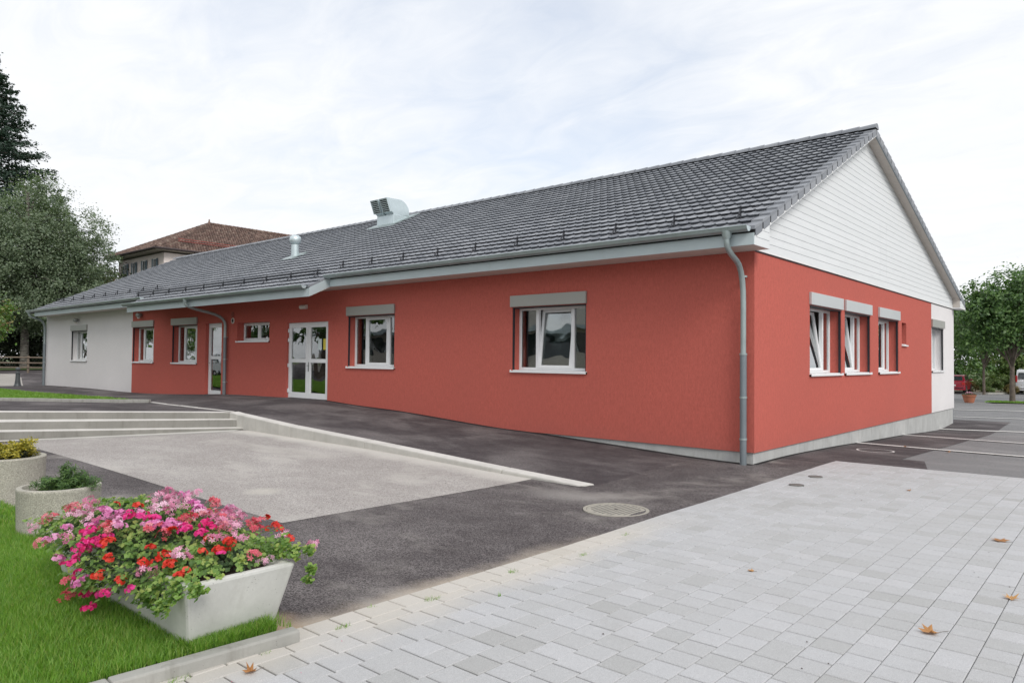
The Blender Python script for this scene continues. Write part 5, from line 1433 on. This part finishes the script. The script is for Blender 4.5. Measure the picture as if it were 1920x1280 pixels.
# left background
conifer('spruce_tree', 'tall dark spruce rising behind the birch at the left edge', (-79.5, 6.8, .4), 31.5, 14.0, 110000, 3, .25)
tree('birch_tree', 'large grey-green birch with drooping branches left of the building', (-59.2, 5.2, .45), 13.5, .25,
     [(.5, 0, 4.4, 4.4, 4.2, 1.6), (0, 0, 9.0, 4.6, 4.2, 4.6), (-1.0, 1.0, 12.6, 2.8, 2.6, 2.8), (2.0, 3.0, 9.0, 2.8, 3.0, 4.0), (-.5, -2.5, 8, 3.2, 3.0, 4.2), (.5, 1.5, 5.6, 4.6, 4.6, 2.6), (.2, .3, 14.0, 1.4, 1.4, 1.6)],
     92000, .165, 'leaf_birch', 5, 'birch_bark', .62, .55, limbs=60, shell=.45)
tree('birch_tree', 'slimmer birch with a thin airy crown nearest the pink house', (-59.3, 8.6, .5), 9.5, .18,
     [(0, .2, 7.0, 2.4, 2.0, 3.4), (.5, .9, 10.2, 1.5, 1.2, 1.6), (.5, 1.6, 7.6, 1.5, 1.2, 2.0), (-.5, -1.0, 11.0, 1.8, 1.6, 2.0), (.5, 1.9, 9.6, 1.0, .8, 1.2)],
     9500, .13, 'leaf_birch', 6, 'birch_bark', .34, .30, limbs=60, shell=.4, per=36)
tree('autumn_tree', 'small tree with rusty yellow leaves in front of the pink house', (-60.2, 10.9, .5), 6.0, .12,
     [(0, 0, 6.8, 1.3, 1.1, 1.7)], 4200, .15, 'leaf_autumn', 16, 'bark', .4, .2, limbs=16)
tree('chestnut_tree', 'leafy bright green tree with pinkish leaves cut by the left edge', (-31.6, -3.6, .2), 3.6, .10,
     [(0.0, .35, 2.9, .75, .75, .9), (-.2, .0, 3.6, .7, .7, .6), (.0, -.8, 2.7, .9, .9, 1.0)], 4200, .13, 'leaf_chestnut', 17, 'bark', .34, .1, limbs=14)
for i, (x, y, s_, lab) in enumerate([(-64, 2.2, 1.15, 'dark evergreen undergrowth behind the rail fence, left clump'), (-65, 7.5, 1.15, 'dark evergreen undergrowth behind the birch trunk, middle clump'), (-62, 13.2, 1.1, 'dark evergreen undergrowth beside the building end, right clump')]):
    tree('laurel_thicket', lab, (x, y, .3), 2.5, .12, [(0, 0, 2.0, 4.0 * s_, 3.8 * s_, 2.6 * s_), (0, 0, 4.6, 3.2 * s_, 3.4 * s_, 2.2 * s_)], 21000, .22, 'leaf_dark', 40 + i, 'bark', .7, .1, limbs=10, cat='shrub', shell=.3)
tree('holly_tree', 'dense dark tree filling the gap behind the birches', (-70, 13, .4), 8.0, .25, [(0, 0, 6.5, 5.5, 5.0, 4.5), (-2, -5, 6, 5, 5, 4)], 22000, .26, 'leaf_dark', 47, 'bark', .9, .1, limbs=12)

# right background: pollarded planes and the hedge
PG = None
tree('plane_tree', 'broad-leaved plane tree with a straight trunk between pot and white van', (-.22, 34.1, -.46), 3.3, .115,
     [(.4, .3, 4.7, 2.2, 2.1, 1.7), (-1.0, -.9, 4.4, 1.6, 1.6, 1.4), (.2, .1, 6.1, 1.6, 1.5, 1.1), (1.8, 1.2, 5.8, 1.8, 1.7, 1.5), (-.2, -.2, 3.5, 1.9, 1.8, .8), (2.2, 1.5, 4.6, 1.6, 1.5, 1.6), (-1.2, -1.0, 3.7, 1.3, 1.3, .8), (-1.35, -1.15, 5.4, 1.3, 1.3, 1.1)],
     27000, .17, 'leaf_plane', 61, 'bark', .42, .15, limbs=40, shell=.5, per=45)
tree('plane_tree', 'shadier plane tree behind the terracotta pot', (-3.98, 52.0, -.70), 3.6, .085,
     [(0, 0, 5.4, 3.0, 2.6, 2.0), (-2.2, -1.5, 5.6, 2.2, 2.2, 2.0), (1.8, 1.4, 5.2, 2.2, 2.2, 1.8), (0, 0, 4.0, 3.4, 3.0, 1.0)],
     17000, .20, 'leaf_plane', 63, 'bark', .5, .15, limbs=30, shell=.45, per=60)
tree('plane_tree', 'plane tree half cut off by the right edge', (5.2, 41.5, -.60), 3.6, .14,
     [(0, 0, 5.2, 2.4, 2.4, 1.9), (-1.4, -.6, 5.8, 1.8, 1.8, 1.5)], 9000, .19, 'leaf_plane', 64, 'bark', .45, .15, limbs=20, shell=.45, per=60)
for i, (x, y, h, s_, mt, lab) in enumerate([(-4.3, 56.0, 1.35, 1.3, 'leaf_hedge', 'bright green bush in the planted island left of the van'), (-3.1, 56.6, 1.3, 1.1, 'leaf_hedge', 'rounded green bush beside the white van'),
                                        (-5.4, 55.4, .9, .8, 'leaf_autumn', 'low yellowish bush behind the terracotta pot'), (-2.7, 55.4, .6, .7, 'leaf_autumn', 'low rusty shrub at the kerb of the planted island'),
                                        (-4.1, 54.6, .4, .5, 'leaf_hedge', 'small ground-hugging shrub at the foot of the thin tree')]):
    tree('island_bush', lab, (x, y, -.72), .5, .05, [(0, 0, h * .55, s_ * .75, s_ * .75, h * .62)], 5200 if i < 2 else 2200, .10, mt, 70 + i, 'bark', .22, .0, limbs=6, cat='shrub', shell=.6)
for i, (x, y, s_) in enumerate([(-12, 74, 1), (-4, 78, 1.1), (4, 76, 1), (12, 74, 1.2), (-20, 72, 1.1)]):
    tree('boundary_tree', ['dark tree of the far boundary showing behind the red car', 'dark tree of the far boundary behind the planted island', 'dark tree of the far boundary behind the white van', 'far boundary tree outside the right edge', 'far boundary tree hidden behind the gable'][i],
         (x, y, -.9), 5, .2, [(0, 0, 5.0, 5.4 * s_, 4 * s_, 4.4 * s_), (0, 0, 2.0, 5.4 * s_, 4 * s_, 2.2)], 17000, .34, 'leaf_hedge' if i % 2 else 'leaf_plane', 80 + i, 'bark', .9, .1, limbs=10, shell=.3)
sheet('planted_island', [[(-8, 53.0), (-3.9, 53.2), (-2.95, 55.4), (-3.1, 60), (-8, 60)]], low, .12, .6, 'mulch')
kerb_set('island_kerb', kerb('k', [(-3.05, 60), (-2.9, 55.4), (-3.85, 53.1), (-8, 52.9)], .14, .13, low, None, 1.0, side=1), 'concrete_kerb', .01)
sheet('tree_verge', [[(-1.35, 33.4), (-.8, 32.6), (6, 34.6), (6, 36.4), (-.9, 35.0)]], low, .05, .5, 'grass_soil')
blades('verge_grass', 6000, (-1.3, 6, 32.6, 36), lambda x, y: low(x, y) + .05, .06, .03, 'grass_far', 15, .6, lambda x, y, r: (y > 32.75 + (x + .8) * .29) & (y < 34.9 + (x + .9) * .2))

# terracotta pot with flowers
px_, py_ = -1.95, 32.7; pz = gz(low, px_, py_)
tp = thing('terracotta_pot', 'fluted terracotta pot of white and dark red flowers on the car park', 'plant pot', (px_, py_, pz))
build('pot', MB().lathe([(.20, 0), (.225, .05), (.27, .2), (.305, .34), (.33, .36), (.335, .41), (.30, .415), (.29, .36)], (px_, py_, pz), 28), 'terracotta', tp, smooth=True, auto=True)
rr2 = np.random.RandomState(9)
def dome(n, r_, h): 
    a = rr2.uniform(0, 6.28, n); q = np.sqrt(rr2.uniform(0, 1, n)); return np.stack([px_ + r_ * q * np.cos(a), py_ + r_ * q * np.sin(a), pz + .42 + h * (1 - q ** 2) * rr2.uniform(.6, 1.1, n)], 1)
for mt, n, r_, h, s_ in (('leaf_geranium_dark', 500, .34, .10, .05), ('petal_pink', 120, .26, .16, .05), ('petal_salmon', 40, .34, .10, .05)):
    Q = dome(n, r_, h); tv_, tf_ = quadleaf(); V_, F_ = scatter(tv_, tf_, Q, rr2.normal(size=(n, 3)) * .5 + [0, 0, 1], np.full(n, s_), 3)
    o = npmesh('flowers' if 'petal' in mt else 'foliage', V_, F_, mt, tp); o['kind'] = 'stuff'

# ------------------------------------------------------------------ cars (built along +y, rear at y = 0)
def car(name, label, paint, loc, rz, van=False, cat='car'):
    root = thing(name, label, cat, (0, 0, 0))
    W2 = .86 if not van else .95; Lc = 4.2 if not van else 4.8; Ht = 1.43 if not van else 1.95
    if van:
        low_prof = [(0, .30), (.0, 1.02), (.05, 1.08), (3.9, 1.10), (4.55, .98), (4.78, .80), (4.80, .32)]
        cab = [(.04, 1.08), (.14, 1.75), (.30, 1.90), (2.9, 1.92), (3.25, 1.82), (4.0, 1.10)]
    else:
        low_prof = [(.02, .28), (-.02, .50), (.02, .88), (.12, .95), (3.0, .93), (3.8, .84), (4.15, .68), (4.20, .30)]
        cab = [(.14, .95), (.52, 1.34), (.80, 1.42), (2.0, 1.42), (2.35, 1.34), (3.1, .94)]
    def loft(prof, hw, inset):
        mb = MB(); n = len(prof); zs = [p[1] for p in prof]; z0, z1 = min(zs), max(zs)
        for sgn in (-1, -.80, .80, 1):
            for y, z in prof:
                k = 1 - inset * max(0, (z - z0) / (z1 - z0)) ; mb.v.append((sgn * hw * k, y + (0 if abs(sgn) < 1 else (.05 if y < Lc / 2 else -.10)), z))
        for j in range(3):
            for i in range(n): mb.f.append((j * n + i, j * n + (i + 1) % n, (j + 1) * n + (i + 1) % n, (j + 1) * n + i))
        mb.f.append(tuple(range(n))); mb.f.append(tuple(3 * n + i for i in range(n))[::-1]); return mb
    body = build('body', loft(low_prof, W2, .03), paint, root, smooth=True, auto=True, bevel=.03)
    build('cabin', loft(cab, W2 - .02, .16 if not van else .09), paint, root, smooth=True, auto=True, bevel=.03)
    inset = .16 if not van else .09; z0, z1 = cab[0][1], max(c[1] for c in cab)
    hw = lambda z: (W2 - .02) * (1 - inset * (z - z0) / (z1 - z0))
    def strip(ya, za, yb, zb, out, name_):
        a, b = hw(za) * .84, hw(zb) * .84
        d = Vector((0, yb - ya, zb - za)).normalized(); n_ = Vector((0, -d.z, d.y)) * out
        mb = MB().add([(-a, ya + n_.y, za + n_.z), (a, ya + n_.y, za + n_.z), (b, yb + n_.y, zb + n_.z), (-b, yb + n_.y, zb + n_.z)], [(0, 1, 2, 3)]); build(name_, mb, 'car_glass', root, recalc=False)
    if van: strip(.055, 1.18, .135, 1.68, .012, 'rear_window'); strip(3.40, 1.70, 3.95, 1.16, .012, 'windscreen')
    else: strip(.20, 1.01, .50, 1.315, .012, 'rear_window'); strip(2.42, 1.32, 3.05, .98, .012, 'windscreen')
    side = ([(.35, 1.17), (.42, 1.66), (1.35, 1.68), (1.35, 1.17)], [(1.45, 1.17), (1.45, 1.68), (2.5, 1.68), (2.5, 1.17)], [(2.6, 1.17), (2.6, 1.68), (3.15, 1.62), (3.72, 1.17)]) if van else \
           ([(.48, 1.0), (.72, 1.32), (1.12, 1.34), (1.12, 1.0)], [(1.18, 1.0), (1.18, 1.34), (1.95, 1.35), (1.95, 1.0)], [(2.02, 1.0), (2.02, 1.35), (2.28, 1.29), (2.85, 1.0)])
    for poly in side:
        for sg in (-1, 1):
            build('side_window', MB().add([(sg * (hw(z) + .012), y, z) for y, z in poly], [(0, 1, 2, 3)]), 'car_glass', root, recalc=False)
    for y in (.78, Lc - .85):
        for sg in (-1, 1):
            xw = sg * (W2 - .10); rw_ = .31 if not van else .34
            wh = build('wheel', MB().tube([(xw - .10, y, rw_), (xw + .112, y, rw_)] if sg > 0 else [(xw + .10, y, rw_), (xw - .112, y, rw_)], rw_, 20), 'tyre', root, smooth=True, auto=True)
            build('rim', MB().tube([(xw + sg * .105, y, rw_), (xw + sg * .118, y, rw_)], rw_ * .62, 14), 'chrome', wh)
            build('wheel_arch', MB().tube([(xw - sg * .06, y, rw_ + .02), (xw + sg * .099, y, rw_ + .02)], rw_ * 1.17, 20), 'dark_gap', root)
    build('bumper', MB().box((-W2 * .93, -.07, .30), (W2 * .93, .08, .54 if not van else .52)), paint if van else 'car_red' if paint == 'car_red' else paint, root, bevel=.03)
    build('bumper_strip', MB().box((-W2 * .90, -.085, .44), (W2 * .90, -.068, .50)), 'dark_metal', root)
    build('number_plate', MB().box((-.26, -.035 if van else -.045, .60 if not van else .72), (.26, -.025 if not van else -.012, .71 if not van else .83)), 'plate', root)
    for sg in (-1, 1):
        zl = (.68, .88) if not van else (.95, 1.45)
        xa, xb = W2 * .74, W2 * .97
        if van: xa = W2 * .86
        build('tail_light', MB().box((sg * xa, -.035, zl[0]), (sg * xb, .12, zl[1])), 'light_red', root, bevel=.01)
        build('wing_mirror', MB().box((sg * (W2 + .0), 2.72 if not van else 3.5, .98 if not van else 1.15), (sg * (W2 + .17), 2.84 if not van else 3.6, 1.10 if not van else 1.32)), paint, root, bevel=.02)
        build('headlight', MB().box((sg * W2 * .62, Lc - .10, .60), (sg * W2 * .93, Lc + .005, .74)), 'plate', root, bevel=.01)
    if van:
        for sg in (-1, 1): build('roof_rail', MB().tube([(sg * .72, .4, 1.93), (sg * .72, .5, 1.98), (sg * .72, 2.7, 1.98), (sg * .72, 2.8, 1.93)], .018, 6), 'chrome', root)
    root.location = loc; root.rotation_euler = (0, 0, rz); return root
car('parked_car', 'dark red hatchback parked behind the white gable corner', 'car_red', (-5.92, 51.2, gz(low, -5.9, 52)), .04)
car('parked_van', 'white van with dark rear window cut by the right edge', 'car_white', (-1.55, 56.1, gz(low, -1.6, 57)), .03, True, 'van')
car('parked_car', 'white hatchback beyond the left edge, seen only reflected in the narrow glass door', 'car_white', (-40, -11.5, gz(up, -40, -11.5)), 1.2)

# ------------------------------------------------------------------ the house behind
hs = thing('pink_house', 'tall pale pink house with hipped brown tile roof behind the birch trees', 'house', (-65, 22, 0))
EX0, EX1, EY0, EY1, EZ = -71.2, -59.55, 14.9, 48.0, 11.0
AX, AY, AZ = -65.3, 22.4, 14.75
hw_ = MB().box((-70.4, 15.9, -.5), (-60.25, 47, 10.72)); build('wall', hw_, 'far_white_wall', hs)
corn = {'A': (EX1, EY0, EZ), 'B': (EX0, EY0, EZ), 'C': (EX1, EY1, EZ), 'D': (EX0, EY1, EZ), 'P': (AX, AY, AZ), 'Q': (AX, 41, AZ)}
rm = MB().add([corn[k] for k in 'ABCDPQ'], [(1, 0, 4), (0, 2, 5, 4), (2, 3, 5), (3, 1, 4, 5), (0, 1, 3, 2)])
hr = build('roof', rm, 'old_tile', hs, recalc=False)
def tile_face(a, b, p, q, rows, name):
    """courses of pantiles between eave a-b and top p-q"""
    a, b, p, q = map(Vector, (a, b, p, q)); nrm = (b - a).cross(p - a).normalized()
    if nrm.z < 0: nrm = -nrm
    V = []; F = []; r2 = random.Random(4)
    for i in range(rows):
        l0 = a.lerp(p, i / rows); r0 = b.lerp(q, i / rows); l1 = a.lerp(p, (i + 1.06) / rows); r1 = b.lerp(q, (i + 1.06) / rows)
        n = max(1, int((r0 - l0).length / .26))
        for k in range(n):
            if i == rows - 1 and n < 1: break
            p0 = l0.lerp(r0, k / n); p1 = l0.lerp(r0, (k + .93) / n); p2 = l1.lerp(r1, (k + .93) / n); p3 = l1.lerp(r1, k / n)
            h = .09 + r2.uniform(-.01, .015); m0 = (p0 + p1) / 2 + nrm * (h + .04); m1 = (p2 + p3) / 2 + nrm * .06
            j = len(V); V += [p0 + nrm * .05, m0, p1 + nrm * .05, p2 + nrm * .02, m1, p3 + nrm * .02, p0, p1]
            F += [(j, j + 1, j + 4, j + 5), (j + 1, j + 2, j + 3, j + 4), (j + 6, j + 7, j + 2, j + 1), (j + 6, j + 6, j + 1, j)]
    F = [f for f in F if len(set(f)) == 4]
    o = npmesh(name, np.array([tuple(v) for v in V]), np.array(F), 'old_tile', hr); o['kind'] = 'stuff'
tile_face(corn['B'], corn['A'], corn['P'], corn['P'], 26, 'tile_field')
tile_face(corn['A'], corn['C'], corn['P'], corn['Q'], 22, 'tile_field')
for a, b in (('A', 'P'), ('B', 'P'), ('P', 'Q')):
    a, b = Vector(corn[a]), Vector(corn[b]); n = int((b - a).length / .42)
    for i in range(n):
        build('ridge_tile', MB().tube([a.lerp(b, i / n) + Vector((0, 0, .07)), a.lerp(b, (i + .97) / n) + Vector((0, 0, .07))], [.15, .12], 7), 'old_tile', hr)
build('finial', MB().lathe([(.10, 0), (.12, .12), (.06, .22), (.09, .30), (.02, .42)], (AX, AY, AZ + .1), 10), 'old_tile', hr)
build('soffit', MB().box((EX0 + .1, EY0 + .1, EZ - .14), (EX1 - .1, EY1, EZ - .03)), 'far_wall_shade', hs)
build('gutter', MB().tube([(EX0, EY0 - .05, EZ - .02), (EX1 + .05, EY0 - .05, EZ - .02)], .10, 8), 'far_gutter', hs, smooth=True, auto=True)
build('gutter', MB().tube([(EX1 + .05, EY0 - .05, EZ - .02), (EX1 + .05, EY1, EZ - .02)], .10, 8), 'far_gutter', hs, smooth=True, auto=True)
build('downpipe', MB().tube([(EX1 + .0, 18.3, EZ - .05), (EX1 - .05, 18.3, EZ - .5), (-60.18, 17.6, EZ - .9), (-60.18, 17.6, 0)], .06, 8), 'far_gutter', hs, smooth=True, auto=True)
gd_ = MB()
for h in (.25, .45): gd_.tube([(EX1 - 1.1, 15.9 + 1.4, EZ + .72 + h), (EX1 - 1.1, 34, EZ + .72 + h)], .03, 5)
build('snow_rail', gd_, 'roof_rail_red', hs)
for x in (-68.5, -66.55, -64.3, -62.0):
    for zz0 in (8.9, 5.9, 2.9):
        w = build('window', MB().box((x - .32, 15.86, zz0 - .02), (x + .32, 15.895, zz0 + 1.35)), 'car_glass', hs)
        build('window_frame', MB().box((x - .38, 15.82, zz0 - .08), (x - .32, 15.90, zz0 + 1.40)).box((x + .32, 15.82, zz0 - .08), (x + .38, 15.90, zz0 + 1.40)).box((x - .03, 15.84, zz0), (x + .03, 15.859, zz0 + 1.35)).box((x - .32, 15.82, zz0 + 1.34), (x + .32, 15.90, zz0 + 1.40)), 'white_plastic', w)
        for sg in (-1, 1): build('shutter', MB().box((x + sg * .39, 15.80, zz0 - .05), (x + sg * .60, 15.85, zz0 + 1.40)), 'shutter_blue', w)

# ------------------------------------------------------------------ what the glass reflects: the low hall and trees across the yard
rh = thing('low_hall', 'low cream hall with a band of dark windows across the yard, seen in the reflections', 'building', (-28, -27, 0))
build('wall', MB().box((-52, -38, -.5), (-9, -26, 1.9)), 'cream_wall', rh)
build('wall', MB().box((-52, -38, 3.2), (-9, -26, 3.5)), 'cream_wall', rh)
build('roof_edge', MB().box((-53, -39, 3.501), (-8, -25, 3.8)), 'fascia_metal', rh)
build('upper_wall', MB().box((-42, -38, 3.801), (-12, -27, 8.2)), 'cream_wall', rh)
build('upper_window', MB().box((-41.9, -37.9, 8.201), (-12.1, -27.1, 9.5)), 'car_glass', rh)
build('upper_roof', MB().box((-42.6, -38.6, 9.501), (-11.4, -26.4, 9.9)), 'fascia_metal', rh)
build('core', MB().box((-51.9, -37.9, 1.9), (-9.1, -26.4, 3.2)), 'dark_gap', rh)
x = -52
while x < -9:
    w = build('window', MB().box((x + .12, -26.3, 1.92), (x + 2.3, -26.26, 3.18)), 'car_glass', rh)
    build('mullion', MB().box((x, -26.35, 1.901), (x + .12, -26.05, 3.199)), 'white_plastic', w); x += 2.4
tree('garden_tree', 'round dark tree across the yard, seen reflected in the double door', (-37, -16.5, .2), 4.0, .2, [(0, 0, 5.0, 4.0, 4.0, 3.2)], 9000, .26, 'leaf_plane', 91, 'bark', .45, .1, limbs=16)
tree('garden_tree', 'tree further along the yard, seen reflected in the narrow door', (-44, -16, .2), 4.0, .16, [(0, 0, 5.0, 2.8, 2.8, 2.4)], 5000, .22, 'leaf_plane', 92, 'bark', .5, .1, limbs=16)

tree('garden_tree', 'bushy tree at the far end of the yard, seen reflected in the white wing window', (-66, -10.5, .2), 4.0, .2, [(0, 0, 4.6, 4.5, 4.5, 4.4)], 9000, .26, 'leaf_plane', 93, 'bark', .6, .1, limbs=16)
tree('garden_tree', 'bushy tree left of the yard, seen reflected in the left red-wall windows', (-61, -15.5, .3), 4.0, .2, [(0, 0, 4.6, 4.8, 4.8, 4.6)], 9000, .26, 'leaf_plane', 94, 'bark', .6, .1, limbs=16)

# ------------------------------------------------------------------ groups for the repeats
GR = {'plane_tree': 'plane trees on the car park', 'birch_tree': 'birches left of the building', 'laurel_thicket': 'dark undergrowth behind the rail fence', 'boundary_tree': 'trees along the far boundary',
      'island_bush': 'bushes in the planted island', 'dry_leaf': 'fallen brown leaves', 'manhole_cover': 'round covers in the ground', 'round_planter': 'round pebble concrete planters',
      'parked_car': 'parked cars', 'garden_tree': 'trees across the yard'}
for o in bpy.data.objects:
    if o.parent is None and 'category' in o:
        b_ = o.name.split('.')[0]
        if b_ in GR: o['group'] = GR[b_]
        if b_.endswith('_geranium'): o['group'] = 'geraniums in the flower trough'
